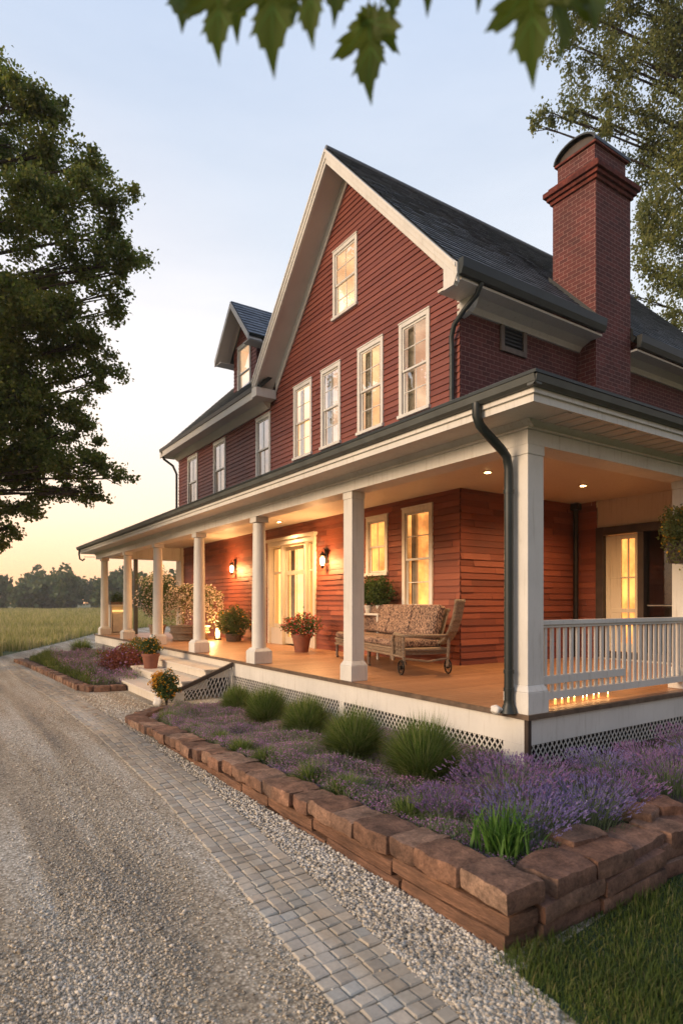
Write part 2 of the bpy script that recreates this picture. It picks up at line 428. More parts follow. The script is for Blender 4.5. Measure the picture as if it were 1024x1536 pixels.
def merge(parts):
    """parts: list of (V, quads, tris, matindex)"""
    Vs, Q, T, qm, tm = [], [], [], [], []; o = 0
    for V, q, t, k in parts:
        Vs.append(V)
        if q is not None and len(q): Q.append(q+o); qm.append(np.full(len(q), k))
        if t is not None and len(t): T.append(t+o); tm.append(np.full(len(t), k))
        o += len(V)
    return (np.concatenate(Vs), np.concatenate(Q) if Q else None, np.concatenate(T) if T else None, np.concatenate(qm+tm))

# camera frame (planning only: turns an angle and a distance into a place)
YAW = R(33.7); SX, CX = math.sin(YAW), math.cos(YAW); EYE = 1.8; FPX = 918.
def at(px, py, D):
    t = (px-512)/FPX
    return Vector((D*(SX+CX*t), D*(CX-SX*t), EYE+(905-py)/FPX*D))

# ================================================================== HOUSE
XF, YS, YE = 7.75, 7.84, 22.7          # front wall plane, side wall plane, far end
YC = 11.32; RZ = 11.75; PS = 1.08      # main ridge
house = thing('farmhouse', 'red clapboard and brick farmhouse with steep gable and long white wraparound porch', 'house', (XF, YS, 0))

def courses(mb, O, u, v, n, v0, v1, expo, rng, holes=(), lip=.018, jl=None, gap=.004, mislip=0):
    """overlapping courses on the plane O,u,v facing n; rng(v)->(u0,u1); jl=(min,max) length of one board"""
    O, u, v, n = Vector(O), Vector(u), Vector(v), Vector(n)
    k = 0; z = v0
    while z < v1-1e-4:
        zt = min(z+expo, v1)
        cuts = sorted({z, zt, *[h for H in holes for h in (H[2], H[3]) if z+1e-4 < h < zt-1e-4]})
        a0, a1 = rng(z); b0, b1 = rng(zt)
        joints = None
        if jl:
            lo, hi = min(a0, b0), max(a1, b1); joints = [lo]; q = lo - random.uniform(0, jl[1])
            while q < hi:
                q += random.uniform(*jl)
                if lo+.03 < q < hi-.03: joints.append(q)
            joints.append(hi)
        else: joints = [min(a0, b0), max(a1, b1)]
        dl = {i: lip*random.uniform(1-mislip, 1+mislip) for i in range(len(joints))}
        for c0, c1 in zip(cuts, cuts[1:]):
            cm = (c0+c1)/2
            for ji, (j0, j1) in enumerate(zip(joints, joints[1:])):
                segs = [(j0, j1)]
                for H in holes:
                    if H[2] < cm < H[3]:
                        ns = []
                        for s0, s1 in segs:
                            if H[1] <= s0 or H[0] >= s1: ns.append((s0, s1))
                            else:
                                if H[0] > s0: ns.append((s0, H[0]))
                                if H[1] < s1: ns.append((H[1], s1))
                        segs = ns
                for s0, s1 in segs:
                    if s1-s0 < .01: continue
                    def E(c):
                        t = (c-z)/(zt-z); lo = a0+(b0-a0)*t; hi = a1+(b1-a1)*t
                        return max(s0, lo)+(gap/2 if s0 == j0 and jl else 0), min(s1, hi)-(gap/2 if s1 == j1 and jl else 0)
                    (p0, p1), (q0, q1) = E(c0), E(c1)
                    if p1-p0 < .005 and q1-q0 < .005: continue
                    p1 = max(p1, p0); q1 = max(q1, q0)
                    L = dl[ji]
                    o0 = L*(1-(c0-z)/expo)+.002; o1 = L*(1-(c1-z)/expo)+.002
                    V = [O+u*p0+v*c0+n*o0, O+u*p1+v*c0+n*o0, O+u*q1+v*c1+n*o1, O+u*q0+v*c1+n*o1]
                    F = [(0, 1, 2, 3)]
                    if c0 == z:
                        V += [O+u*p0+v*c0-n*.004, O+u*p1+v*c0-n*.004]; F.append((4, 5, 1, 0))
                    mb.add(V, F)
        z = zt; k += 1

WIN = {  # y0,y1,z0,z1 outer casing of the front windows
 'up': [(12.89, 13.79), (11.62, 12.46), (10.03, 10.94), (8.61, 9.51)],
 'wing': [(20.66, 21.66), (18.2, 19.2), (15.1, 16.0)]}
front_holes = [(a+.05, b-.05, 5.53, 7.28) for a, b in WIN['up']] + [(11.0, 11.9, 8.42, 9.86)] + [(a+.05, b-.05, 5.33, 7.0) for a, b in WIN['wing']]
Lrng = lambda z: (YS, min(YE, YE) if z < 7.1 else min(14.8, YC+max(0.0, (11.36-z)/PS))) if z < 7.1 else (max(YS, YC-max(0.0, (11.36-z)/PS)), min(14.8, YC+max(0.0, (11.36-z)/PS)))
mb = MB()
courses(mb, (XF, 0, 0), (0, 1, 0), (0, 0, 1), (-1, 0, 0), 4.7, 7.22, .12, lambda z: (YS, YE), front_holes, lip=.023, jl=(2.2, 4.6), gap=.003, mislip=.2)
courses(mb, (XF, 0, 0), (0, 1, 0), (0, 0, 1), (-1, 0, 0), 7.22, 11.3, .12,
        lambda z: (max(YS, YC-(11.36-z)/PS), min(14.9, YC+(11.36-z)/PS)), front_holes, lip=.023, jl=(2.2, 4.6), gap=.003, mislip=.2)
mb.build('upper_wall', 'siding', house, recalc=False)
# porch level wall: wide boards with butt joints
low_holes = [(8.58, 9.36, 1.76, 3.6), (9.93, 10.57, 2.45, 3.55), (12.75, 15.17, .7, 3.4)]
mb = MB()
courses(mb, (XF, 0, 0), (0, 1, 0), (0, 0, 1), (-1, 0, 0), .7, 3.84, .118, lambda z: (YS, YE-.55), low_holes, lip=.018, jl=(.5, 1.5), mislip=.5)
courses(mb, (0, YS, 0), (1, 0, 0), (0, 0, 1), (0, -1, 0), .7, 3.84, .118, lambda z: (XF, 11.04), (), lip=.018, jl=(.5, 1.5), mislip=.5)
courses(mb, (11.04, 0, 0), (0, 1, 0), (0, 0, 1), (-1, 0, 0), .7, 3.84, .118, lambda z: (7.36, YS), (), lip=.012, jl=(.3, .8), mislip=.5)
mb.build('porch_wall', 'porch_siding', house, recalc=False)
def backing(mb, a, b, c, d, holes, rng=None):
    courses(mb, (XF+.012, 0, 0), (0, 1, 0), (0, 0, 1), (-1, 0, 0), c, d, d-c, rng or (lambda z: (a, b)), holes, lip=0)
mb = MB(); backing(mb, YS, YE-.55, .7, 3.84, low_holes); backing(mb, YS, YE, 4.7, 7.22, front_holes)
backing(mb, 0, 0, 7.22, 11.3, front_holes, lambda z: (max(YS, YC-(11.34-z)/PS), min(14.9, YC+(11.34-z)/PS)))
mb.build('dark_backing', 'black', house, recalc=False)  # black backing added so no light shows through the board gaps
mb = MB(); mb.box((XF, YS, .0), (18.5, YS+.2, 7.3)); mb.box((18.3, YS+.2, 0), (18.5, 14.8, 7.3)); mb.box((XF+.01, YS+.3, 0), (XF+.02, YE-.3, .69))
mb.box((XF+.0, YE-.2, 0), (14.6, YE, 7.4)); mb.box((14.4, 14.8, 0), (14.6, YE-.2, 7.3))
mb.prism([(YE-.2, 7.3), (YE-.2, 7.3), (YE, 7.3)], 0, 7.9, 8.0) if False else None
mb.prism([(XF+.2, 7.3), (14.4, 7.3), (11.2, 10.9)], 1, YE-.2, YE)
mb.prism([(YS+.1, 7.3), (14.8, 7.3), (YC, 11.2)], 0, 18.3, 18.5)
mb.build('side_wall', 'brick', house)
# brick-to-board corner board at the far end
mb = MB(); mb.box((XF-.10, YE-.56, .7), (XF+.12, YE+.02, 3.84)); mb.build('corner_pilaster', 'cream', house, .008)
# room that closes the side porch
mb = MB()
mb.box((11.04, 3.99, .7), (11.2, 7.35, .74)); mb.box((11.05, 3.99, 3.30), (11.2, 7.352, 3.84)); build_each(mb, 'door_header', 'cream', house)
mb = MB(); mb.box((11.2, 3.99, 0), (18.4, 4.15, 4.0)); mb.box((11.05, 3.99, .74), (11.2, 4.3, 3.3)); build_each(mb, 'side_room_wall', 'brick', house)

# ---- roofs
def slab(mb, p, t=.10):
    """thin slab below the four points of a roof plane"""
    p = [Vector(q) for q in p]; n = (p[1]-p[0]).cross(p[3]-p[0]).normalized()
    if n.z < 0: n = -n
    mb.add(p+[q-n*t for q in p], [(0,1,2,3),(7,6,5,4),(0,4,5,1),(1,5,6,2),(2,6,7,3),(3,7,4,0)])
def slates(mb, e0, e1, r0, r1, expo=.19, jl=(.24, .32), holes=(), lip=.022):
    e0, e1, r0, r1 = map(Vector, (e0, e1, r0, r1))
    u = (e1-e0).normalized(); n0 = (e1-e0).cross(r0-e0).normalized()
    if n0.z < 0: n0 = -n0
    v = n0.cross(u).normalized()
    if v.z < 0: v = -v
    H = (r0-e0).dot(v); a0, a1 = 0, (e1-e0).length; b0 = (r0-e0).dot(u); b1 = (r1-e0).dot(u)
    courses(mb, e0, u, v, n0, 0, H, expo, lambda z: (a0+(b0-a0)*z/H, a1+(b1-a1)*z/H), holes, lip=lip, jl=jl, gap=.006, mislip=.12)
XO = 7.15
YEV = 7.30; ZEV = RZ-PS*(YC-YEV)      # right eave
YEL = 15.0; ZEL = RZ-PS*(YEL-YC)
roof = MB()
rz = lambda y: RZ-PS*(YC-y)
slab(roof, [(XO, YEV, ZEV), (11.097, YEV, ZEV), (11.097, YC, RZ), (XO, YC, RZ)])
slab(roof, [(11.097, 8.2, rz(8.2)), (12.323, 8.2, rz(8.2)), (12.323, YC, RZ), (11.097, YC, RZ)])
slab(roof, [(12.323, YEV, ZEV), (18.9, YEV, ZEV), (18.9, YC, RZ), (12.323, YC, RZ)])
slab(roof, [(XO, YEL, ZEL), (XO, YC, RZ), (18.9, YC, RZ), (18.9, YEL, ZEL)])
XW = 7.2; XR = 11.25; ZW = 7.62; PW = (11.6-ZW)/(XR-XW); YR2 = 23.15
slab(roof, [(XW, 14.7, ZW), (XR, 14.7, 11.6), (XR, YR2, 11.6), (XW, YR2, ZW)])
slab(roof, [(15.2, 14.7, ZW), (15.2, YR2, ZW), (XR, YR2, 11.6), (XR, 14.7, 11.6)])
roof_o = roof.build('roof', 'gutter', house)
mb = MB()
slates(mb, (XO, YEV, ZEV+.006), (18.9, YEV, ZEV+.006), (XO, YC, RZ+.006), (18.9, YC, RZ+.006), holes=[(11.097-XO, 12.323-XO, -1, .9*math.sqrt(1+PS*PS))])
slates(mb, (18.9, YEL, ZEL+.006), (XO, YEL, ZEL+.006), (18.9, YC, RZ+.006), (XO, YC, RZ+.006))
slates(mb, (XW, YR2, ZW+.006), (XW, 14.7, ZW+.006), (XR, YR2, 11.606), (XR, 14.7, 11.606))
mb.build('slate_covering', 'slate', roof_o, recalc=False)
mb = MB(); mb.tube([(XO-.01, YC, RZ+.02), (18.9, YC, RZ+.02)], .05, 8); mb.build('ridge_cap', 'slate', roof_o)

# ---- gable trim: raking boards, soffits, frieze on the wall
def rake(mb, x0, x1, ya, za, yb, zb, top, h):
    """board in the plane x, following the slope from (ya,za) to (yb,zb); vertical drop top..top+h"""
    mb.prism([(ya, za-top), (yb, zb-top), (yb, zb-top-h), (ya, za-top-h)], 0, x0, x1)
T = .13
mb = MB()
for y, z, s in ((YEV, ZEV, -1), (YEL, ZEL, 1)):
    rake(mb, XO-.035, XO+.02, y, z, YC, RZ, .02, .20)             # outer fascia
    rake(mb, XO-.060, XO-.036, y, z, YC, RZ, .02, .075)           # crown strip
    rake(mb, XO-.012, XO+.05, y, z, YC, RZ, .21, .12)             # lower fascia
mb.build('rake_board', 'white', house, .005)
mb = MB()
for y, z in ((YEV, ZEV), (YEL, ZEL)):
    rake(mb, XO+.052, XF-.05, y, z, YC, RZ, .20, .04)
build_each(mb, 'rake_soffit', 'soffit', house)
mb = MB()
for y, z in ((7.86, RZ-PS*(YC-7.86)), (14.75, RZ-PS*(14.75-YC))):
    rake(mb, XF-.055, XF-.022, y, z, YC, RZ, .24, .30)
build_each(mb, 'frieze_board', 'white', house, .004)
# eave returns and corbel
mb = MB()
mb.prism([(YEV-.02, ZEV-.02), (YEV+.30, ZEV+.27), (YEV+.30, ZEV-.36), (YEV+.06, ZEV-.36), (YEV-.02, ZEV-.20)], 0, XO-.03, XO+.06)
mb.box((XO-.02, YEL-.24, ZW-.298), (XF-.03, YEL+.04, ZEL-.215))
build_each(mb, 'eave_return', 'white', house, .005)
mb = MB()
pts = [(YEV+.16, 7.22), (YS+.06, 7.22), (YS+.06, 6.86)]+[(YS-.05-.30*math.sin(a), 6.86+.30*(1-math.cos(a))) for a in np.linspace(0, math.pi/2, 7)]
mb.prism(pts, 0, XF-.02, XF+.10); mb.build('corbel', 'white', house, .004)
# side eave: soffit, cove and gutter, broken by the chimney
CX0, CX1, CY0, CY1 = 11.1, 12.32, 7.42, 8.45
mb = MB()
for a, b in ((XO+.06, CX0), (CX1, 18.8)):
    mb.box((a, YEV-.02, ZEV-.28), (b, YS-.003, ZEV-.24))
    mb.prism([(YS-.30, ZEV-.28), (YS-.003, ZEV-.28), (YS-.003, 6.98), (YS-.05, 6.98), (YS-.12, 7.06)], 0, max(a, XF), b)
mb.box((XW-.03, YEL-.2, ZW-.30), (XF-.03, YR2, ZW-.26)); mb.box((XW-.03, YEL+.02, ZW-.259), (XW+.02, YR2, ZW-.105))
mb.prism([(XF-.26, ZW-.3), (XF-.025, ZW-.3), (XF-.025, ZW-.50), (XF-.07, ZW-.50)], 1, 15.1, YE) if False else mb.prism([(XF-.26, ZW-.301), (XF-.025, ZW-.301), (XF-.025, ZW-.46), (XF-.07, ZW-.46)], 1, 15.1, YE)
build_each(mb, 'eave_soffit', 'cream', house, .004)
mb = MB()
for a, b in ((XO+.0, CX0-.003), (CX1+.003, 18.8)):
    mb.prism([(YEV-.14, ZEV+.03), (YEV-.02, ZEV+.03), (YEV-.02, ZEV-.22), (YEV-.09, ZEV-.22), (YEV-.13, ZEV-.12)], 0, a, b)
mb.prism([(XW-.07, ZW+.01), (XW+.0, ZW+.01), (XW, ZW-.10), (XW-.05, ZW-.10)], 1, 15.05, YR2)
build_each(mb, 'eave_gutter', 'gutter', house, .006)
mb = MB(); mb.prism([(XW-.03, ZW-.17), (XR, 11.6-.17), (XR, 11.6-.34), (XW-.03, ZW-.34)], 1, YR2-.03, YR2+.02); mb.build('rake_board', 'white', house, .004)
mb = MB(); mb.tube([(7.66, 7.24, 7.32), (7.66, 7.26, 7.18), (7.64, 7.34, 7.02), (7.62, 7.62, 6.86), (7.62, 7.86, 6.70), (7.64, 7.95, 6.52), (7.66, 7.96, 6.3), (7.66, 7.96, 5.2)], .045, 12)
for z in (6.2, 5.6): mb.lathe((7.66, 7.96, z), [(.052, 0), (.052, .04)], 12)
mb.build('downspout', 'gutter', house, smooth=True)
mb = MB(); mb.tube([(XW-.03, 22.9, 7.5), (XW+.05, 22.95, 7.25), (XF-.2, 22.8, 7.0), (XF-.07, 22.76, 6.7), (XF-.07, 22.76, 5.2)], .045, 10); mb.build('downspout', 'gutter', house, smooth=True)
# vent in the brick wall
mb = MB()
mb.box((8.75, YS-.05, 6.50), (8.85, YS-.003, 7.13)); mb.box((9.37, YS-.05, 6.50), (9.47, YS-.003, 7.13))
mb.box((8.85, YS-.05, 6.50), (9.37, YS-.003, 6.60)); mb.box((8.85, YS-.05, 7.03), (9.37, YS-.003, 7.13))
ven = mb.build('vent', 'brown_frame', house, .006)
mb = MB(); mb.box((8.85, YS-.012, 6.6), (9.37, YS-.004, 7.03))
for k in range(6): mb.obox((9.11, YS-.026, 6.645+.07*k), (.5, .035, .008), Matrix.Rotation(R(-35), 3, 'X'))
mb.build('louvre', 'black', ven)

# ---- chimney
mb = MB()
mb.box((CX0, CY0, 3.9), (CX1, CY1, 10.36))
mb.box((CX0+.07, CY0+.07, 10.72), (CX1-.07, CY1-.07, 11.15))
ch = mb.build('chimney', 'chimney_brick', house)
mb = MB()
for k, (o, z0, z1) in enumerate([(.045, 10.36, 10.44), (.095, 10.443, 10.52), (.15, 10.523, 10.63), (.07, 10.633, 10.72), (-.02, 11.152, 11.20)]):
    mb.box((CX0-o, CY0-o, z0), (CX1+o, CY1+o, z1))
mb.build('cornice', 'cornice_brick', ch, .008)
mb = MB(); ym = (CY0+CY1)/2; rw = (CY1-CY0)/2-.06
arc = [(ym+rw*math.cos(a), 11.2+.25*math.sin(a)) for a in np.linspace(0, math.pi, 15)]
mb.prism(arc, 0, CX0+.1, CX1-.1); mb.build('vault_infill', 'dark_wood', ch)
mb = MB(); arc2 = [(ym+(rw+.05)*math.cos(a), 11.2+.30*math.sin(a)) for a in np.linspace(0, math.pi, 15)]
arc1 = [(ym+(rw+.012)*math.cos(a), 11.2+.265*math.sin(a)) for a in np.linspace(0, math.pi, 15)]
for i in range(14): mb.prism([arc1[i], arc2[i], arc2[i+1], arc1[i+1]], 0, CX0+.0, CX1+.03)
mb.build('chimney_hood', 'gutter', ch)
mb = MB()
for x in (CX0-.012, CX1+.002): mb.prism([(CY0-.05, ZEV+PS*(CY0-.05-YEV)), (CY1+.1, ZEV+PS*(CY1+.1-YEV)), (CY1+.1, ZEV+.12+PS*(CY1+.1-YEV)), (CY0-.05, ZEV+.12+PS*(CY0-.05-YEV))], 0, x, x+.01)
build_each(mb, 'flashing', 'gutter', ch)

# ---- windows
def window(X, y0, y1, z0, z1, mull=(2, 2), lit='lit_pale', glass='glass', cas=.085, frame='white', curtains=True, name='window', depth=.45, side=1, parent=None):
    parent = parent or house
    f = MB(); xo = X-.045; xi = X+.02
    f.box((xo, y0, z0), (xi, y0+cas, z1)); f.box((xo, y1-cas, z0), (xi, y1, z1))
    f.box((xo, y0+cas, z1-cas), (xi, y1-cas, z1)); f.box((xo-.035, y0-.02, z0-.035), (xi, y1+.02, z0+.03))
    f.box((xo-.012, y0-.012, z1+.002), (xi, y1+.012, z1+.03))
    w = f.build(name, frame, parent, .004)
    a, b, c, d = y0+cas+.002, y1-cas-.002, z0+.032, z1-cas-.002; zm = (c+d)/2
    s = MB(); st = .04
    for (lo, hi, x) in ((zm-.02, d, X-.018), (c, zm+.02, X+.012)):
        s.box((x, a, lo), (x+.028, a+st, hi)); s.box((x, b-st, lo), (x+.028, b, hi))
        s.box((x, a+st, lo), (x+.028, b-st, lo+st)); s.box((x, a+st, hi-st), (x+.028, b-st, hi))
        for i in range(1, mull[0]):
            y = a+st+(b-a-2*st)*i/mull[0]; s.box((x+.006, y-.009, lo+st), (x+.022, y+.009, hi-st))
        for i in range(1, mull[1]):
            z = lo+st+(hi-lo-2*st)*i/mull[1]; s.box((x+.004, a+st, z-.009), (x+.024, b-st, z+.009))
    s.build('sash', frame, w, .003)
    for nm, lo, hi, x in (('pane', zm+.02, d-st, X-.003), ('pane', c+st, zm-.02, X+.027)):
        g = MB(); g.add([(x, a+st, lo), (x, b-st, lo), (x, b-st, hi), (x, a+st, hi)], [(3, 2, 1, 0)]); g.build(nm, glass, w, recalc=False)
    r = MB(); x0, x1 = X+.06, X+depth
    r.add([(x0,a-.03,c-.03),(x0,b+.03,c-.03),(x0,b+.03,d+.03),(x0,a-.03,d+.03),(x1,a-.03,c-.03),(x1,b+.03,c-.03),(x1,b+.03,d+.03),(x1,a-.03,d+.03)],
          [(4,5,6,7),(0,1,5,4),(1,2,6,5),(2,3,7,6),(3,0,4,7)])
    r.build('lit_room', lit, w, recalc=False)
    if curtains:
        cu = MB(); wd = (b-a)*random.uniform(.18, .36); n = 14
        for q0, q1 in ((a, a+wd), (b-wd, b)):
            vs = []
            for i in range(n+1):
                y = q0+(q1-q0)*i/n; x = X+.13+.022*math.sin(i*1.9+q0*7)
                vs += [(x, y, c-.02), (x, y, d+.02)]
            cu.add(vs, [(2*i, 2*i+2, 2*i+3, 2*i+1) for i in range(n)])
        cu.build('curtain', 'curtain', w, smooth=True, recalc=False)
    return w
for i, (a, b) in enumerate(WIN['up']): window(XF, a, b, 5.49, 7.33, lit=('lit_warm', 'lit_soft', 'lit_pale', 'lit_soft')[i], depth=(.9, .7, 1.3, 1.1)[i])
window(XF, 10.96, 11.93, 8.37, 9.92, lit='lit_pale', curtains=False)
for i, (a, b) in enumerate(WIN['wing']): window(XF, a, b, 5.28, 7.06, (2, 1), lit='lit_dim')
window(XF, 8.53, 9.41, 1.71, 3.65, (1, 2), lit='lit_gold', glass='glass_low')
window(XF, 9.88, 10.62, 2.41, 3.61, (2, 1), lit='lit_gold', glass='glass_low', curtains=False)

# front entrance: door between sidelights inside a cream surround
mb = MB(); xo, xi = XF-.06, XF+.25
mb.box((xo, 12.70, .7), (xi, 12.80, 3.46)); mb.box((xo, 15.12, .7), (xi, 15.22, 3.46)); mb.box((xo, 12.80, 3.34), (xi, 15.12, 3.46))
for y in (13.28, 14.52): mb.box((XF+.0, y-.04, .7), (xi, y+.04, 3.34))
mb.box((XF-.0, 12.80, .7), (xi, 13.24, 1.15)); mb.box((XF-.0, 14.56, .7), (xi, 15.12, 1.15)); mb.box((xo-.05, 12.66, 3.462), (xi, 15.26, 3.54))
ent = mb.build('entrance', 'cream', house, .006)
mb = MB(); x = XF+.10
def leafdoor(mb, x, a, b, z0, z1, t=.045, st=.10, rails=(), mids=()):
    mb.box((x, a, z0), (x+t, a+st, z1)); mb.box((x, b-st, z0), (x+t, b, z1))
    rs = [(z0, z0+st*1.8)]+list(rails)+[(z1-st, z1)]
    for r0, r1 in rs: mb.box((x, a+st, r0), (x+t, b-st, r1))
    for m in mids:
        for (p, q) in zip(rs, rs[1:]): mb.box((x+.01, m-.015, p[1]), (x+t-.01, m+.015, q[0]))
leafdoor(mb, x, 13.34, 14.46, .73, 3.3, rails=((1.15, 1.25), (2.55, 2.66)), mids=(13.9,))
dr = mb.build('door', 'door_cream', ent, .004)
for a, b in ((12.82, 13.22), (14.58, 15.10)):
    mb = MB(); leafdoor(mb, x-.03, a, b, 1.16, 3.32, st=.05, rails=((2.6, 2.66),)); mb.build('sidelight', 'door_cream', ent, .004)
mb = MB(); mb.add([(x+.02, 12.82, .9), (x+.02, 15.1, .9), (x+.02, 15.1, 3.3), (x+.02, 12.82, 3.3)], [(3,2,1,0)]); mb.build('pane', 'glass_low', ent, recalc=False)
mb = MB(); mb.lathe((x-.04, 13.42, 1.7), [(.0, -.03), (.03, -.02), (.03, .02), (0, .03)], 10); mb.build('door_knob', 'iron', ent)
mb = MB(); x0, x1 = XF+.27, XF+1.0; a, b, c, d = 12.7, 15.2, .72, 3.4
mb.add([(x0,a,c),(x0,b,c),(x0,b,d),(x0,a,d),(x1,a,c),(x1,b,c),(x1,b,d),(x1,a,d)], [(4,5,6,7),(0,1,5,4),(1,2,6,5),(2,3,7,6),(3,0,4,7)])
mb.build('lit_hall', 'lit_door', ent, recalc=False)
mb = MB(); 
for q0, q1 in ((13.45, 13.68), (14.12, 14.35), (14.6, 14.74)):
    vs = []
    for i in range(15): vs += [(XF+.2+.015*math.sin(i*2.2), q0+(q1-q0)*i/14, .9), (XF+.2+.015*math.sin(i*2.2), q0+(q1-q0)*i/14, 3.3)]
    mb.add(vs, [(2*i, 2*i+2, 2*i+3, 2*i+1) for i in range(14)])
mb.build('curtain', 'curtain', ent, smooth=True, recalc=False)

# side door: brown frame, cream leaf, dark sliding pane
mb = MB(); X = 11.04
mb.box((X-.06, 7.19, .74), (X+.14, 7.35, 3.30)); mb.box((X-.06, 6.36, .74), (X+.14, 6.48, 3.14)); mb.box((X-.06, 4.4, .74), (X+.14, 4.55, 3.14))
mb.box((X-.06, 4.4, 3.142), (X+.14, 7.19, 3.298)); mb.box((X-.04, 6.48, .74), (X+.14, 7.19, .86)); mb.box((X-.04, 4.55, .74), (X+.14, 6.36, .86))
mb.box((X-.02, 5.72, .86), (X+.12, 5.80, 3.14))
d2 = mb.build('side_entrance', 'dark_wood', house, .006)
mb = MB(); leafdoor(mb, X+.03, 6.49, 7.18, .87, 3.13, st=.09, rails=((1.62, 1.70), (2.28, 2.31)), mids=(6.72,)); mb.box((X+.035, 6.86, .98), (X+.07, 7.09, 3.04)); mb.build('door', 'door_cream', d2, .004)
mb = MB(); mb.box((X+.05, 5.0, 1.75), (X+.07, 6.35, 1.77)); mb.box((X+.05, 5.2, .9), (X+.08, 5.25, 3.1)); mb.build('glazing_bar', 'cream', d2)
mb = MB(); mb.add([(X+.045, 4.55, .86), (X+.045, 7.15, .86), (X+.045, 7.15, 3.13), (X+.045, 4.55, 3.13)], [(3,2,1,0)]); mb.build('pane', 'glass_low', d2, recalc=False)
mb = MB(); x0, x1 = X+.16, X+.9; a, b, c, d = 6.42, 7.3, .8, 3.2
mb.add([(x0,a,c),(x0,b,c),(x0,b,d),(x0,a,d),(x1,a,c),(x1,b,c),(x1,b,d),(x1,a,d)], [(4,5,6,7),(0,1,5,4),(1,2,6,5),(2,3,7,6),(3,0,4,7)]); mb.build('lit_hall', 'lit_gold', d2, recalc=False)
mb = MB(); x0, x1 = X+.16, X+.7; a, b, c, d = 4.5, 6.40, .8, 3.2
mb.add([(x0,a,c),(x0,b,c),(x0,b,d),(x0,a,d),(x1,a,c),(x1,b,c),(x1,b,d),(x1,a,d)], [(4,5,6,7),(0,1,5,4),(1,2,6,5),(2,3,7,6),(3,0,4,7)]); mb.build('dark_room', 'dark_wood', d2, recalc=False)
mb = MB(); mb.tube([(10.9, 7.74, 3.8), (10.9, 7.74, .72)], .05, 10); mb.box((10.83, 7.66, 3.7), (10.97, 7.82, 3.83)); mb.build('downspout', 'iron', house, smooth=True)

# ---- dormer
DX, D0, D1, DC = 8.5, 17.55, 19.3, 18.42; DZ = 11.55; DP = 1.12; DE = 1.32
mb = MB(); wy0, wy1, wz0, wz1 = 17.95, 18.95, 8.55, 10.3
courses(mb, (DX, 0, 0), (0, 1, 0), (0, 0, 1), (-1, 0, 0), 8.1, 11.2, .12, lambda z: (max(D0, DC-(11.22-z)/DP), min(D1, DC+(11.22-z)/DP)), [(wy0+.05, wy1-.05, wz0+.05, wz1-.05)])
dm = mb.build('dormer', 'siding', house, recalc=False)
mb = MB(); mb.box((DX, D0, 8.2), (XR, D0+.1, 10.3)); mb.box((DX, D1-.1, 8.2), (XR, D1, 10.3)); build_each(mb, 'cheek_wall', 'brick', dm)
mb = MB()
for y, s in ((DC-DE, 1), (DC+DE, -1)):
    z = DZ-DP*DE
    slab(mb, [(DX-.5, y, z), (XR, y, z), (XR, DC, DZ), (DX-.5, DC, DZ)], .08)
mb.build('dormer_roof', 'gutter', dm)
mb = MB(); z = DZ-DP*DE+.005
slates(mb, (DX-.5, DC-DE, z), (XR, DC-DE, z), (DX-.5, DC, DZ+.005), (XR, DC, DZ+.005))
slates(mb, (XR, DC+DE, z), (DX-.5, DC+DE, z), (XR, DC, DZ+.005), (DX-.5, DC, DZ+.005)); mb.build('dormer_slates', 'slate', dm, recalc=False)
mb = MB()
for y in (DC-DE, DC+DE):
    z = DZ-DP*DE
    rake(mb, DX-.53, DX-.48, y, z, DC, DZ, .02, .2)
    rake(mb, DX-.479, DX-.02, y, z, DC, DZ, .16, .03)
for y0, y1 in ((DC-DE, D0), (D1, DC+DE)): mb.box((DX-.478, y0, DZ-DP*DE-.2), (XR-.5, y1, DZ-DP*DE-.17))
build_each(mb, 'dormer_trim', 'soffit', dm, .004)
window(DX, wy0, wy1, wz0, wz1, (1, 1), lit='lit_pale', curtains=False, parent=dm) if False else window(DX, wy0, wy1, wz0, wz1, (1, 1), lit='lit_pale', curtains=False)

# ================================================================== PORCH
PX, PY = 4.86, 3.99; PE = 23.2
mb = MB()
# boards run across the front porch (along x), one island per board
def deck(mb, x0, x1, y0, y1, z, along='x', w=.11):
    a = y0 if along == 'x' else x0; e = y1 if along == 'x' else x1
    while a < e-.001:
        b = min(a+w, e)
        if along == 'x': mb.box((x0, a+.002, z-.03), (x1, b-.002, z))
        else: mb.box((a+.002, y0, z-.03), (b-.002, y1, z))
        a = b
deck(mb, PX-.0, XF, PY, PE, .7); deck(mb, XF, 11.04, PY, YS, .7, 'x')
fl = mb.build('porch_floor', 'deck', house)
mb = MB(); mb.box((PX+.01, PY+.01, .60), (XF, PE-.01, .668)); mb.box((XF, PY+.01, .60), (18.3, YS, .668)); mb.build('floor_framing', 'dark_wood', fl)
mb = MB(); mb.box((PX-.045, PY-.045, .655), (PX-.001, PE+.04, .704)); mb.box((PX, PY-.045, .655), (14.0, PY-.001, .704)); mb.box((PX, PE+.001, .655), (XF, PE+.04, .704))
build_each(mb, 'nosing', 'nosing', fl, .006)
SK = [(PY, 11.2), (15.3, PE)]
mb = MB()
for a, b in ((PY+.03, 11.2), (15.0, PE)): mb.box((PX-.012, a, .40), (PX+.02, b, .653))
mb.box((PX+.03, PY-.012, .40), (14, PY+.02, .653))
mb.box((PX-.016, PY+.03, .02), (PX+.02, PY+.30, .399)); mb.box((PX-.016, 7.2, .02), (PX+.02, 7.32, .399)); mb.box((PX-.016, 11.08, .02), (PX+.02, 11.2, .399)); mb.box((8.0, PY-.016, .02), (8.12, PY+.02, .399))
sk = build_each(mb, 'skirt_board', 'white', house, .005)
mb = MB(); mb.box((PX-.02, PY-.02, 0), (PX+.028, PY+.028, .654)); mb.build('corner_strip', 'dark_wood', house)
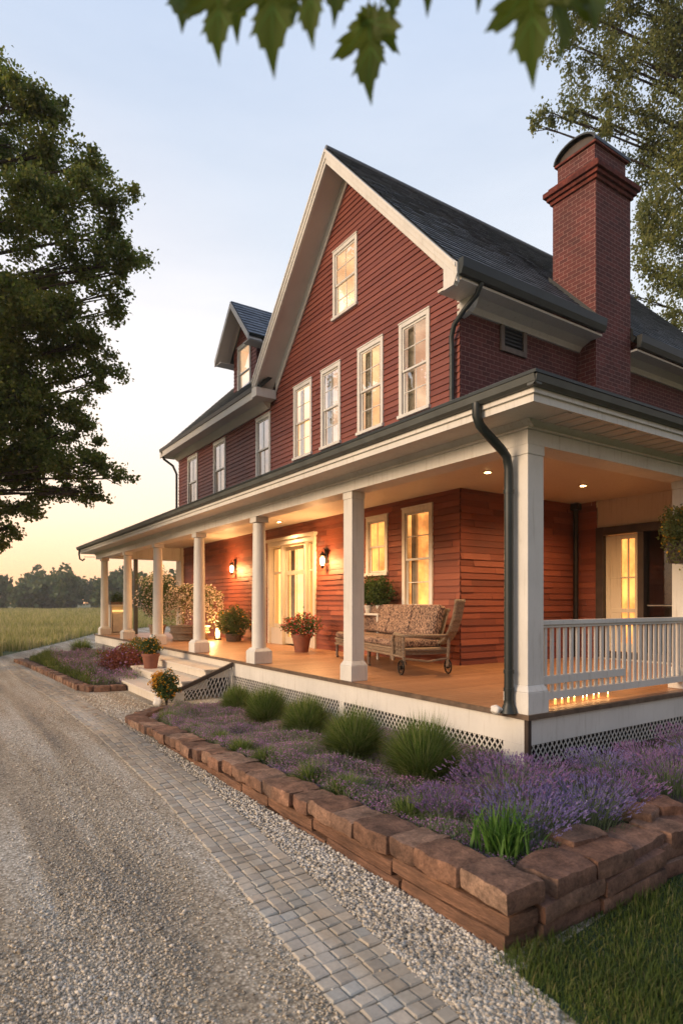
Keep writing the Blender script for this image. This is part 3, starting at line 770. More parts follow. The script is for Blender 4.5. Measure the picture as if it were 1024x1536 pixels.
# lattice: two layers of crossing laths
def lattice(mb, O, u, L, z0, z1, step=.072, w=.016, t=.006, n=(-1, 0, 0)):
    O, u, n = Vector(O), Vector(u), Vector(n); H = z1-z0; k = H*.75
    a = -k
    while a < L:
        for s, off in ((1, 0), (-1, t)):
            p0, p1 = (a, a+k) if s > 0 else (a+k, a)
            z_0, z_1 = z0, z1
            # clip to 0..L
            def cl(p, q):
                pts = []
                for t_ in (0, 1): pts.append((p+(q-p)*t_, z0+H*t_))
                return pts
            (qa, za), (qb, zb) = cl(p0, p1)
            if min(qa, qb) < 0 or max(qa, qb) > L:
                f = lambda q: za+(zb-za)*(q-qa)/(qb-qa)
                na, nb = min(max(qa, 0), L), min(max(qb, 0), L)
                za, zb, qa, qb = f(na), f(nb), na, nb
            if abs(qa-qb) < .01: continue
            mb.bar(O+u*qa+Vector((0,0,za))+n*off, O+u*qb+Vector((0,0,zb))+n*off, w, t, up=n)
        a += step
mb = MB(); lattice(mb, (PX+.0, PY+.30, 0), (0, 1, 0), 6.78, .05, .399); lattice(mb, (PX+.03, PY, 0), (1, 0, 0), 4.97, .05, .399, n=(0, -1, 0), w=.012)
lattice(mb, (PX, 15.0, 0), (0, 1, 0), 8.2, .05, .399, step=.11)
build_each(mb, 'lattice', 'lattice', house)
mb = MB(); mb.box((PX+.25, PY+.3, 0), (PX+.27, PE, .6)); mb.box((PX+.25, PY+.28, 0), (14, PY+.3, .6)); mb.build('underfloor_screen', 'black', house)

# columns
BZ = 3.38
def column(x, y, sq, w=.28):
    h = w/2; m = MB()
    if sq:
        m.prism([(x-h, y-h), (x+h, y-h), (x+h, y+h), (x-h, y+h)], 2, .98, BZ-.1)
        c = m.build('column', 'white', house, .008)
    else:
        m.lathe((x, y, 0), [(h*.92, .98), (h*.90, 1.6), (h*.86, 2.3), (h*.78, BZ-.11)], 28); c = m.build('column', 'white', house, smooth=True)
    m = MB(); b = h+.035
    m.box((x-b, y-b, .702), (x+b, y+b, .92))
    k = h*(1 if sq else .86)
    m.add([(x-b,y-b,.921),(x+b,y-b,.921),(x+b,y+b,.921),(x-b,y+b,.921),(x-k,y-k,.985),(x+k,y-k,.985),(x+k,y+k,.985),(x-k,y+k,.985)], [(0,3,2,1),(4,5,6,7),(0,1,5,4),(1,2,6,5),(2,3,7,6),(3,0,4,7)])
    m.build('base', 'white', c, .006)
    m = MB(); b = h*(1.0 if sq else .84)+.006; m.box((x-b, y-b, BZ-.1), (x+b, y+b, BZ-.001)); m.build('capital', 'white', c, .006)
    return c
column(4.995, 4.125, True, .245)
for k in range(1, 7): column(5.0, 4.13+3.05*k, k in (1, ), .215 if k == 1 else .29)
column(8.12, 4.13, True, .24); column(7.6, 22.3, True, .2) if False else None
m = MB(); m.box((6.0, 22.35, .702), (6.13, 22.48, BZ)); m.build('end_post', 'gutter_grey', house, .006)
# beam, soffit, ceiling, fascia, gutter
mb = MB()
mb.box((4.87, 4.0, BZ), (5.17, PE, 3.842)); mb.box((5.17, 4.0, BZ), (14, 4.30, 3.842)); mb.box((5.17, 22.3, BZ), (XF-.1, 22.56, 3.842))
build_each(mb, 'beam', 'white', house, .006)
mb = MB(); mb.box((4.835, 3.965, BZ+.14), (4.869, PE+.03, BZ+.16)); mb.box((4.869, 3.965, BZ+.14), (14, 3.999, BZ+.16))
mb.prism([(4.80, 3.602), (4.869, 3.602), (4.869, 3.53)], 1, 3.93, PE+.03); mb.prism([(3.93, 3.602), (3.999, 3.602), (3.999, 3.53)], 0, 4.869, 14)
mb.prism([(5.171, 3.70), (5.171, 3.838), (5.29, 3.838)], 1, 4.31, 22.2); mb.prism([(4.301, 3.70), (4.301, 3.838), (4.42, 3.838)], 0, 5.3, 14)
build_each(mb, 'beam_moulding', 'white', house)
mb = MB(); EX, EY, EE = 4.40, 3.55, 23.62
mb.box((EX+.03, EY+.03, 3.604), (4.869, EE, 3.634)); mb.box((4.869, EY+.03, 3.604), (14, 3.999, 3.634)); mb.box((4.869, PE+.001, 3.604), (XF, EE, 3.634))
sf = mb.build('porch_soffit', 'white', house)
mb = MB()
for k in range(40):
    x = 4.95+k*.23; mb.box((x, EY+.06, 3.592), (x+.075, 3.925, 3.603))
mb.build('soffit_batten', 'soffit', sf)
mb = MB(); mb.box((5.17, 4.30, 3.842), (XF, PE, 3.872)); mb.box((XF, 4.30, 3.842), (14, YS, 3.872)); mb.build('porch_ceiling', 'cream', house)
mb = MB()
mb.box((EX, EY, 3.585), (EX+.029, EE, 3.76)); mb.box((EX+.029, EY, 3.585), (14, EY+.029, 3.76)); mb.box((EX+.029, EE-.03, 3.585), (XF, EE, 3.76))
mb.box((EX-.025, EY-.025, 3.655), (EX-.001, EE, 3.70)); mb.box((EX-.001, EY-.025, 3.655), (14, EY-.001, 3.70))
build_each(mb, 'porch_fascia', 'white', house, .004)
mb = MB()
mb.prism([(EX-.11, 3.785), (EX-.002, 3.785), (EX-.002, 3.702), (EX-.06, 3.702), (EX-.095, 3.725)], 1, EY-.09, EE)
mb.prism([(EY-.11, 3.783), (EY-.002, 3.783), (EY-.002, 3.70), (EY-.06, 3.70), (EY-.095, 3.725)], 0, EX-.09, 14)
build_each(mb, 'porch_gutter', 'gutter_grey', house, .004)
mb = MB()
mb.box((EX-.118, EY-.118, 3.787), (EX+.03, EE, 3.815)); mb.box((EX+.031, EY-.118, 3.787), (14, EY+.03, 3.815)); build_each(mb, 'gutter_lip', 'gutter', house, .003)
ZP0, ZP1 = 3.84, 5.43
pr = MB()
slab(pr, [(EX, EY, ZP0), (XF+.05, YS+.05, ZP1), (XF+.05, EE, ZP1), (EX, EE, ZP0)], .05)
slab(pr, [(EX, EY, ZP0), (14, EY, ZP0), (14, YS+.05, ZP1), (XF+.05, YS+.05, ZP1)], .05)
pro = pr.build('porch_roof', 'gutter', house)
mb = MB()
slates(mb, (EX, EE, ZP0+.006), (EX, EY, ZP0+.006), (XF+.05, EE, ZP1+.006), (XF+.05, YS+.05, ZP1+.006), expo=.16)
slates(mb, (EX, EY, ZP0+.006), (14, EY, ZP0+.006), (XF+.05, YS+.05, ZP1+.006), (14, YS+.05, ZP1+.006), expo=.16)
mb.build('porch_slates', 'slate', pro, recalc=False)
mb = MB(); mb.prism([(EX+.03, 3.634), (XF, 3.634), (XF, ZP1-.07), (EX+.03, 3.78)], 1, EE-.025, EE-.003); mb.build('end_gable', 'white', house)
# corner downspout
mb = MB(); px, py = 4.79, 4.17
mb.tube([(EX-.06, py, 3.72), (EX-.06, py, 3.60), (EX-.02, py, 3.52), (EX+.06, py, 3.46), (4.68, py, 3.33), (4.76, py, 3.26), (px, py, 3.14), (px, py, 2.9), (px, py, .80)], .046, 14)
for z in (2.9, 1.1, .92): mb.lathe((px, py, z), [(.053, 0), (.053, .035)], 14)
mb.lathe((px-.0, py, .705), [(.085, 0), (.075, .03), (.05, .09), (.05, .12)], 14)
mb.build('downspout', 'gutter', house, smooth=True)
# hooked bracket at the far gutter end
mb = MB(); mb.tube([(EX-.06, EE-.3, 3.71), (EX-.07, EE-.3, 3.55), (EX-.04, EE-.3, 3.38), (EX+.05, EE-.3, 3.33), (EX+.12, EE-.3, 3.40)], .03, 8)
mb.tube([(EX+.10, EE-.3, 3.46), (4.87, EE-.3, 3.47)], .01, 6); mb.build('gutter_bracket', 'gutter_grey', house, smooth=True)

# railing of the side porch
rl = MB(); rl.box((5.12, 4.08, 1.575), (7.99, 4.18, 1.625)); rl.box((5.12, 4.10, 1.545), (7.99, 4.16, 1.574)); rail = rl.build('railing', 'white', house, .006)
m = MB(); m.box((5.12, 4.09, .80), (7.99, 4.17, .875)); m.box((5.22, 4.095, .96), (6.7, 4.165, 1.04)); build_each(m, 'bottom_rail', 'white', rail, .005)
n = 26
for i in range(n):
    x = 5.19+(7.93-5.19)*i/(n-1); m = MB(); m.box((x-.017, 4.114, .876), (x+.017, 4.146, 1.544)); m.build('baluster', 'white', rail, .003)

# steps
SX0, SY0, SY1 = 4.85, 11.2, 15.0
st = MB()
for k in range(4):
    z1 = .7-.175*(k+1)+.0; x1 = SX0-.50*k; x0 = x1-.50-.03; y0 = SY0-.12*k; y1 = SY1-.45*k
    if z1 > .001: st.box((x0, y0, z1-.04), (x1-.001, y1, z1)); st.box((x0+.03, y0+.02, max(0, z1-.175)), (x1, y1-.02, z1-.041))
st.box((SX0-.012, SY0, .5255), (SX0+.03, SY1, .653))
stp = st.build('steps', 'cream', house, .006)
m = MB()
m.prism([(4.82, .66), (3.30, .06), (3.36, .02), (4.82, .58)], 1, 10.98, 11.05); m.build('stringer', 'dark_wood', stp)
m = MB(); 
for k in range(18):
    x = 3.5+k*.078; zt = .04+.40*(x-3.36)
    if k % 1 == 0: m.bar((x, 11.0, .01), (min(x+.25, 4.8), 11.0, min(zt+.07, .6)), .014, .01, (0, -1, 0)); m.bar((x+.1, 11.008, .01), (x-.02, 11.008, max(.05, zt-.05)), .014, .01, (0, -1, 0))
m.build('step_lattice', 'lattice', stp)

# ================================================================== LIGHT FITTINGS
def spot(x, y, z, e, ang=150, name='recessed_spot'):
    l = bpy.data.lights.new(name, 'SPOT'); l.energy = e*8.2; l.color = (1, .60, .28); l.spot_size = R(ang); l.spot_blend = .9; l.shadow_soft_size = .04
    o = bpy.data.objects.new(name, l); o.location = (x, y, z); COL.objects.link(o); return o
def pt(x, y, z, e, r=.05, col=(1, .52, .2), name='bulb_light'):
    l = bpy.data.lights.new(name, 'POINT'); l.energy = e*4.2; l.color = col; l.shadow_soft_size = r
    o = bpy.data.objects.new(name, l); o.location = (x, y, z); COL.objects.link(o); return o
def ceil_light(x, y, label, e=26, lit=True):
    t = thing('ceiling_light', label, 'ceiling light', (x, y, 3.842), 'recessed lights in the porch ceiling')
    m = MB(); m.lathe((x, y, 3.83), [(.075, 0), (.075, .011)], 20); m.build('trim_ring', 'cream', t, smooth=True)
    m = MB(); m.lathe((x, y, 3.824), [(.045, 0), (.045, .005)], 16); m.build('bulb', 'bulb' if lit else 'iron', t)
    if lit: o = spot(x, y, 3.80, e); o.parent = t; o.location = (0, 0, -.045)
    return t
ceil_light(7.16, 6.65, 'small lit recessed ceiling light left of the corner column')
ceil_light(9.34, 6.49, 'small lit recessed ceiling light between the corner column and the side door')
ceil_light(7.2, 13.6, 'lit recessed ceiling light in front of the entrance door', 30)
ceil_light(6.5, 10.2, 'recessed ceiling light over the wicker sofa', 26)
ceil_light(6.5, 17.5, 'recessed ceiling light over the basket planter', 30)
ceil_light(6.4, 20.6, 'recessed ceiling light nearest the far end of the porch', 26)
ceil_light(8.55, 5.1, 'unlit dark ceiling fitting near the railing', 0, False)
def sconce(y, z, label, e=22):
    x = XF-.14
    t = thing('wall_lantern', label, 'wall lamp', (XF-.03, y, z), 'iron wall lanterns beside the entrance')
    m = MB(); m.box((XF-.035, y-.05, z-.05), (XF-.018, y+.05, z+.30)); m.tube([(XF-.03, y, z+.22), (XF-.1, y, z+.30), (x, y, z+.27), (x, y, z+.14)], .01, 8)
    for k in range(4):
        a = math.pi/4+k*math.pi/2; m.tube([(x+.07*math.cos(a), y+.07*math.sin(a), z+.12), (x+.045*math.cos(a), y+.045*math.sin(a), z-.12)], .006, 6)
    m.lathe((x, y, z+.115), [(.095, 0), (.08, .02), (.02, .09), (.008, .13)], 8); m.lathe((x, y, z-.14), [(.01, -.05), (.05, 0), (.05, .02)], 8)
    m.build('bracket', 'iron', t)
    m = MB(); m.lathe((x, y, z-.11), [(.03, 0), (.055, .08), (.05, .16), (.02, .21)], 14); m.build('lamp_glass', 'bulb', t, smooth=True)
    o = pt(XF-.32, y, z, e, .06); o.parent = t; o.location = (-.29, 0, 0)
sconce(12.22, 2.80, 'glowing iron wall lantern on the red boards right of the entrance')
sconce(17.46, 2.86, 'glowing iron wall lantern on the red boards left of the entrance', 24)

# candles along the bottom rail
proto = None
for i in range(12):
    x = 5.27+i*.118
    if proto is None:
        proto = thing('candle', 'short glowing candle in the row on the floor behind the bottom rail', 'candle', (x, 4.26, .701), 'glowing candles behind the railing')
        m = MB(); m.lathe((0, 0, 0), [(.012, 0), (.012, .045)], 10); m.build('wax', 'wax', proto, local=True)
        m = MB(); m.lathe((0, 0, .046), [(.002, 0), (.006, .010), (.001, .026)], 8); m.build('flame', 'bulb', proto, local=True)
    else: dup(proto, (x, 4.26+random.uniform(-.03, .03), .701), scale=random.uniform(.8, 1.3))
l = bpy.data.lights.new('candle_glow', 'AREA'); l.shape = 'RECTANGLE'; l.size = 1.4; l.size_y = .02; l.energy = 1.5; l.color = (1, .55, .2)
o = bpy.data.objects.new('candle_glow', l); o.location = (5.95, 4.27, .80); COL.objects.link(o)

# ================================================================== GROUND
def sheet(name, pts, z, mat, kind='structure', parent=None):
    me = bpy.data.meshes.new(name); me.from_pydata([(x, y, z) for x, y in pts], [], [tuple(range(len(pts)))]); me.materials.append(M[mat])
    o = link_mesh(name, me, parent)
    if kind: o['kind'] = kind
    return o
sheet('meadow', [(-900, -300), (1500, -300), (1500, 1800), (-900, 1800)], -.02, 'meadow_soil')
DRL = [(-3.2, -8), (-3.0, 5), (-2.0, 14), (-.6, 18.6), (1.88, 23.6), (4.6, 29.8), (8.2, 38.7), (14, 47)]
DRR = [(22, 47), (15, 38), (10, 30), (6.2, 24.4), (5.0, 23.0), (5.0, 2.3), (2.35, 2.0), (2.15, .5), (2.1, -8)]
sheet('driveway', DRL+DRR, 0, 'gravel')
sheet('lawn', [(2.1, -8), (26, -8), (26, 4), (5, 4), (5, 2.3), (2.35, 2.0), (2.15, .5)], .0, 'lawn_soil')

SY_ = np.array([.6, 2.2, 3.7, 5.6, 8.8, 13, 17, 22]); SL_ = np.array([1.24, 1.47, 1.62, 1.76, 1.86, 1.84, 1.66, 1.72]); SWID = .47
def sett_left(y): return np.interp(y, SY_, SL_)
m = MB(); y = .6; r = 0
while y < 21.5:
    dy = .094 if y < 9 else .12
    xl = float(sett_left(y+dy/2)); x = xl+random.uniform(-.003, .003); n = 5
    for i in range(n):
        w = SWID/n
        j = lambda s=.006: random.uniform(-s, s)
        x0, x1, y0, y1 = x+i*w+.003+j(.002), x+(i+1)*w-.003+j(.002), y+.004+j(.004)+.003*math.sin(r*.7+i), y+dy-.004+j(.004)+.003*math.sin(r*.7+i)
        z = .011+random.uniform(-.003, .004); c = .008
        a = [(x0, y0), (x1, y0+j()), (x1, y1), (x0, y1+j())]; cx, cy = (x0+x1)/2, (y0+y1)/2
        tx, ty = random.uniform(-.05, .05), random.uniform(-.05, .05)
        up = [(px+(c if px < cx else -c), py+(c if py < cy else -c), z+tx*(px-cx)+ty*(py-cy)) for px, py in a]
        mid = [(px, py, z-.006) for px, py in a]
        m.add([(px, py, -.02) for px, py in a]+mid+up, [(0,1,5,4),(1,2,6,5),(2,3,7,6),(3,0,4,7),(4,5,9,8),(5,6,10,9),(6,7,11,10),(7,4,8,11),(8,9,10,11)])
    y += dy; r += 1
tag(m.build('stone_path', 'sett', smooth=False), kind='structure')

def inpoly(x, y, poly):
    c = np.zeros(len(x), bool); j = len(poly)-1
    for i in range(len(poly)):
        xi, yi = poly[i]; xj, yj = poly[j]
        c ^= ((yi > y) != (yj > y)) & (x < (xj-xi)*(y-yi)/(yj-yi+1e-12)+xi); j = i
    return c
def pebbles(n, r0, r1, size):
    r = r0*(r1/r0)**RNG.uniform(0, 1, n)
    az = YAW+RNG.uniform(-.62, .34, n)
    x, y = r*np.sin(az), r*np.cos(az)
    keep = inpoly(x, y, DRL+DRR) & ~((x > 2.43) & (y > 2.08) & (y < 10.2)) & (x < 2.44+.0*y+((y > 10))*9)
    onset = (x > sett_left(y)+.004) & (x < sett_left(y)+SWID-.004)
    din = np.minimum(x-sett_left(y), sett_left(y)+SWID-x); keep &= (~onset) | (RNG.uniform(0, 1, n) < .03+.35*np.exp(-np.maximum(din, 0)/.02))
    keep &= ~((x > 3.2) & (y > 10.6))
    edge = x > sett_left(y)+SWID
    keep &= edge | (RNG.uniform(0, 1, n) < .55+.5*np.sin((x-.12*y)*4.6+.8*np.sin(y*.9)))
    x, y, edge = x[keep], y[keep], edge[keep]; n = len(x)
    s = size*RNG.lognormal(0, .45, n)*np.where(edge, 1.15, .58)
    s = np.minimum(s, .018)
    base = np.array([[1,0,0],[-1,0,0],[0,1,0],[0,-1,0],[0,0,1],[0,0,-1]], float)
    V = base[None]*RNG.uniform(.65, 1.2, (n, 6, 1))+RNG.normal(0, .16, (n, 6, 3))
    V[:, :, 2] *= .7
    a = RNG.uniform(0, 2*np.pi, n); t = RNG.uniform(-.6, .6, n)
    ca, sa, ct, st_ = np.cos(a)[:, None], np.sin(a)[:, None], np.cos(t)[:, None], np.sin(t)[:, None]
    X, Y, Z = V[..., 0].copy(), V[..., 1].copy(), V[..., 2].copy()
    Y, Z = Y*ct-Z*st_, Y*st_+Z*ct; X, Y = X*ca-Y*sa, X*sa+Y*ca
    V = np.stack([X, Y, Z], -1)*s[:, None, None]+np.stack([x, y, s*RNG.uniform(.1, .5, n)+.001], 1)[:, None]
    f = np.array([[0,2,4],[2,1,4],[1,3,4],[3,0,4],[2,0,5],[1,2,5],[3,1,5],[0,3,5]])
    return V.reshape(-1, 3), (np.arange(n)[:, None, None]*6+f[None]).reshape(-1, 3)
V, T_ = pebbles(280000, 2.2, 13, .0085)
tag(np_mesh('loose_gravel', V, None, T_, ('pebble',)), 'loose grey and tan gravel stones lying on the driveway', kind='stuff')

n = 120; yy = RNG.uniform(1.6, 12, n); xx = RNG.uniform(-1.4, 2.35, n); V, q = leaves_geo(np.stack([xx, yy, np.full(n, .017)], 1), .03, 0, .5, .6)
V[:, 2] = .012+np.abs(V[:, 2]-.017)*.35
tag(np_mesh('fallen_leaves', V, q, None, ('litter',)), 'small dry fallen leaves scattered over the gravel and pavers', kind='stuff')
# ---- retaining walls
def zdrop(y): return -.034*max(0, y-2.1)
def stone(m, c, L, W, H, rot=0, rough=.008, sub=4):
    """rough block: a subdivided box with its corners knocked in"""
    bm = bmesh.new(); bmesh.ops.create_cube(bm, size=1)
    bmesh.ops.subdivide_edges(bm, edges=bm.edges, cuts=sub, use_grid_fill=True)
    ca, sa = math.cos(rot), math.sin(rot); ph = random.uniform(0, 99)
    tl = random.uniform(-.04, .04); tw = random.uniform(-.03, .03)
    for v in bm.verts:
        p = v.co
        e = sum(1 for q in p if abs(q) > .49)
        x, y, z = p.x*L, p.y*W, p.z*H
        if e >= 2: k = .005 if e == 2 else .009; x -= math.copysign(k, x); y -= math.copysign(k, y); z -= math.copysign(k*.8, z)
        nv = Vector((math.sin(ph+x*17+z*9)+math.sin(ph*3+y*23), math.sin(ph*2+y*19+x*11), math.sin(ph*5+x*13+y*15)+.6*math.sin(ph+x*43+y*37)))*rough*(.5 if e < 2 else .75)
        x += nv.x; y += nv.y; z += nv.z*.8+tl*x+tw*y
        v.co = (c[0]+x*ca-y*sa, c[1]+x*sa+y*ca, c[2]+z)
    bm.verts.index_update()
    m.add([v.co.copy() for v in bm.verts], [tuple(v.index for v in f.verts) for f in bm.faces]); bm.free()
w1 = thing('retaining_wall', 'low garden wall of brown timbers capped with worn brick blocks beside the stone path', 'garden wall', (2.42, 2.1, 0))
m = MB(); y = 2.09
while y < 9.45:
    L = random.uniform(.22, .42); z = zdrop(y)+random.uniform(-.004, .006)
    stone(m, (2.565+random.uniform(-.008, .008), y+L/2, .275+z), L-.008, .30, .125+random.uniform(-.005, .01), math.pi*0+random.uniform(-.02, .02)) if False else stone(m, (2.565+random.uniform(-.022, .016), y+L/2, .270+z+random.uniform(-.004, .008)), .30+random.uniform(-.02, .03), L-.011, .118+random.uniform(-.008, .016), random.uniform(-.045, .045), .010)
    y += L
m.build('coping', 'capstone', w1, smooth=True)
m = MB()
for c, z0 in ((0, .105), (1, .0), (2, -.105)):
    y = 2.11+c*.02
    while y < 9.4:
        L = random.uniform(.45, 1.15)
        if c == 2: break
        zm = zdrop(y+L/2); stone(m, (2.55+random.uniform(-.006, .006)+c*-.008, y+L/2, z0+.052+zm), .24, L-.007, .102, random.uniform(-.006, .006), .007, 2); y += L
m.build('timber_course', 'timber', w1, smooth=True)
m = MB()
for k, (x, y) in enumerate([(2.62, 9.62), (2.80, 9.84), (3.0, 10.02), (3.22, 10.14)]): stone(m, (x, y, .01), .26, .24, .14, .5+k*.1)
m.build('end_block', 'capstone', w1, smooth=True)
w2 = thing('retaining_wall', 'garden wall of broad weathered stone slabs between the lavender and the lawn', 'garden wall', (2.8, 2.12, 0))
m = MB(); x = 2.79; k = 0
while x < 9.5:
    L = random.uniform(.26, .46); yy = 2.25+random.uniform(-.02, .02)+(.05 if k > 1 else 0)
    stone(m, (x+L/2, yy, .265-(.05 if k > 1 else 0)+random.uniform(-.012, .012)), L-.01, .30, .12, random.uniform(-.05, .05), .012)
    if k in (1, 3, 4): stone(m, (x+L/2+.05, yy+.16, .30), L*.8, .22, .09, random.uniform(-.3, .3), .012)
    x += L; k += 1
m.build('coping', 'slab_stone', w2, smooth=True)
m = MB()
for z0 in (.16, .05):
    x = 2.68
    while x < 9.5:
        L = random.uniform(.35, .7); stone(m, (x+L/2, 2.24+random.uniform(-.03, .02)+(.03 if x > 3.4 else 0), z0), L-.008, .26, .105, random.uniform(-.03, .03), .009, 3); x += L
m.build('lower_course', 'slab_stone', w2, smooth=True)
w3 = thing('retaining_wall', 'low brick edging around the far flower bed left of the steps', 'garden wall', (2.5, 13.2, 0))
m = MB(); P = [(2.15, 21.0), (2.30, 19.5), (2.45, 16.5), (2.58, 13.5), (2.72, 13.15), (3.35, 13.05)]
for (ax, ay), (bx, by) in zip(P, P[1:]):
    L = math.hypot(bx-ax, by-ay); n = max(1, round(L/.27)); rt = math.atan2(by-ay, bx-ax)
    for i in range(n):
        t = (i+.5)/n; stone(m, (ax+(bx-ax)*t, ay+(by-ay)*t, .055+random.uniform(-.008, .008)), L/n-.01, .22, .13, rt+random.uniform(-.05, .05))
m.build('coping', 'capstone', w3, smooth=True)

# ---- bed soil
def soil(name, poly, zf):
    bm = bmesh.new(); xs = np.linspace(min(p[0] for p in poly), max(p[0] for p in poly), 40); ys = np.linspace(min(p[1] for p in poly), max(p[1] for p in poly), 60)
    g = {}
    for i, x in enumerate(xs):
        for j, y in enumerate(ys): g[i, j] = bm.verts.new((x, y, zf(x, y)+.02*math.sin(x*9+y*5)+.015*math.sin(y*13)))
    for i in range(39):
        for j in range(59):
            if inpoly(np.array([(xs[i]+xs[i+1])/2]), np.array([(ys[j]+ys[j+1])/2]), poly)[0]: bm.faces.new([g[i, j], g[i+1, j], g[i+1, j+1], g[i, j+1]])
    bmesh.ops.delete(bm, geom=[v for v in bm.verts if not v.link_faces], context='VERTS')
    me = bpy.data.meshes.new(name); bm.to_mesh(me); bm.free(); me.materials.append(M['soil']); o = link_mesh(name, me); o['kind'] = 'structure'
bz = lambda x, y: .235+zdrop(y)*.85
soil('flower_bed', [(2.66, 2.35), (9.6, 2.35), (9.6, 4.1), (4.95, 4.1), (4.95, 10.9), (3.6, 10.3), (2.75, 9.5)], bz)
soil('flower_bed', [(2.3, 21), (2.6, 13.3), (3.3, 13.1), (4.95, 14.6), (4.95, 23.4), (3.2, 23.2)], lambda x, y: .09)

# ================================================================== PLANTS
def grass_clump(root, Rr, H, n, mat='orn', name='blades', w=.006):
    base = np.zeros((n, 3)); rr = RNG.uniform(0, .28, n)*Rr; az = RNG.uniform(0, 2*np.pi, n)
    base[:, 0] = rr*np.cos(az); base[:, 1] = rr*np.sin(az)
    th = np.sqrt(RNG.uniform(0, 1, n))*1.25; rad = RNG.uniform(.72, 1.08, n)
    h = H*rad*np.maximum(.25, np.cos(th)**.45); lean = Rr*np.sin(th)*rad/h
    V, q, t = blades_geo(base, h, np.full(n, w)*RNG.uniform(.6, 1.4, n), lean, .28, az+RNG.normal(0, .35, n))
    return np_mesh(name, V, q, t, (mat,), parent=root, local=True)
GR = 'spiky ornamental grasses along the porch'
labs = ['largest round clump of spiky green ornamental grass, nearest the porch corner', 'second green ornamental grass clump back from the porch corner',
        'middle green ornamental grass clump in the row along the porch skirt', 'green ornamental grass clump fourth from the porch corner', 'small dark ornamental grass clump right beside the step lattice']
for (x, y, r_, h_), lb in zip([(3.58, 4.08, .36, .56), (3.62, 5.2, .34, .52), (3.85, 6.55, .34, .50), (3.84, 7.62, .33, .54), (3.95, 8.85, .24, .42)], labs):
    t = thing('ornamental_grass', lb, 'ornamental grass', (x, y, bz(x, y)-.01), GR, )
    kk = random.uniform(.92, 1.08); grass_clump(t, r_*1.13*kk, h_*1.26*random.uniform(.95, 1.05), 5600, w=.0075)
for (x, y, r_, h_, mt), lb in zip([(4.16, 22.0, .62, .62, 'orn'), (4.0, 18.2, .5, .5, 'orn')], ['dark rounded grass mound at the far left end of the porch', 'dark grass mound in the far bed just left of the shrubs']):
    t = thing('ornamental_grass', lb, 'ornamental grass', (x, y, .09), GR); grass_clump(t, r_, h_, 1800, mt, w=.013)
t = thing('iris_clump', 'bright green strap leaved clump at the corner of the garden wall', 'plant', (2.95, 2.62, .23))
n = 260; B = np.zeros((n, 3)); B[:, :2] = RNG.normal(0, .06, (n, 2)); az = RNG.uniform(0, 6.28, n)
V, q, tt = blades_geo(B, RNG.uniform(.18, .40, n), RNG.uniform(.010, .019, n), RNG.uniform(.05, .75, n), .3, az); np_mesh('leaf_blades', V, q, tt, ('iris',), parent=t, local=True)

def lavender(root, Rr, H, n, mat='lav'):
    B = np.zeros((n, 3)); az = RNG.uniform(0, 6.28, n); rr = np.sqrt(RNG.uniform(0, 1, n))*Rr*.55; B[:, 0] = rr*np.cos(az); B[:, 1] = rr*np.sin(az)
    lean = (rr/Rr)*.8+RNG.uniform(0, .3, n); h = H*RNG.uniform(.55, 1.2, n)
    V, q, t = blades_geo(B, h, np.full(n, .0035), lean, .2, az+RNG.normal(0, .3, n))
    np_mesh('stems', V, q, t, ('lav_stem',), parent=root, local=True)
    tips = V.reshape(-1, 5, 3)[:, 4]; mids = V.reshape(-1, 5, 3)[:, 2]
    dr = unit(tips-mids); L = RNG.uniform(.026, .052, n)[:, None]; o1 = unit(np.cross(dr, RNG.normal(size=(n, 3)))); o2 = np.cross(dr, o1); W = .0042
    bs = tips-dr*L*.55; parts = []
    for o in (o1, o2):
        Vq = np.stack([bs, bs+dr*L*.35+o*W, bs+dr*L, bs+dr*L*.35-o*W], 1).reshape(-1, 3); parts.append((Vq, np.arange(n)[:, None]*4+np.array([[0, 1, 2, 3]]), None, 0))
    k = 5; P = (bs[:, None]+dr[:, None]*L[:, None]*RNG.uniform(0, 1, (n, k, 1))+RNG.normal(0, .004, (n, k, 3))).reshape(-1, 3)
    V2, q2 = leaves_geo(P, .009, -.3, .3, .75); parts.append((V2, q2, None, 0)); Vm, Qm, _, mi = merge(parts)
    np_mesh('flower_spikes', Vm, Qm, None, (mat,), parent=root, local=True)
    m2 = n//2; B2 = np.zeros((m2, 3)); a2 = RNG.uniform(0, 6.28, m2); r2 = np.sqrt(RNG.uniform(0, 1, m2))*Rr*.8; B2[:, 0] = r2*np.cos(a2); B2[:, 1] = r2*np.sin(a2)
    V3, q3, t3 = blades_geo(B2, RNG.uniform(.3, .7, m2)*H, np.full(m2, .005), RNG.uniform(.1, .7, m2), .2, a2); np_mesh('foliage', V3, q3, t3, ('lav_stem',), parent=root, local=True)
LG = 'lavender bushes around the porch corner'
lavp = []
protos = []
spots = [(3.30, 2.72, 1.0, 'lavender bush just right of the strap leaved clump, closest to the wall corner'),
 (3.62, 3.18, 1.1, 'lavender bush in front of the white corner board of the porch skirt'),
 (3.10, 3.30, .85, 'low lavender bush between the strap leaved clump and the largest ornamental grass'),
 (3.85, 2.68, 1.05, 'large lavender bush behind the stone wall with long arching stems'),
 (4.22, 3.30, 1.0, 'lavender bush directly below the dark corner strip of the porch'),
 (4.45, 2.75, 1.0, 'lavender bush behind the wide stone slabs right of the wall corner'),
 (4.95, 3.25, 1.05, 'lavender bush against the left end of the side lattice'),
 (5.15, 2.75, .9, 'lavender bush at the lawn side below the middle of the railing'),
 (5.65, 3.25, 1.1, 'lavender bush against the middle of the side lattice'),
 (5.95, 2.8, 1.0, 'lavender bush by the stone wall near the right edge of the photo'),
 (6.5, 3.25, 1.1, 'lavender bush against the lattice near the right edge of the photo')]
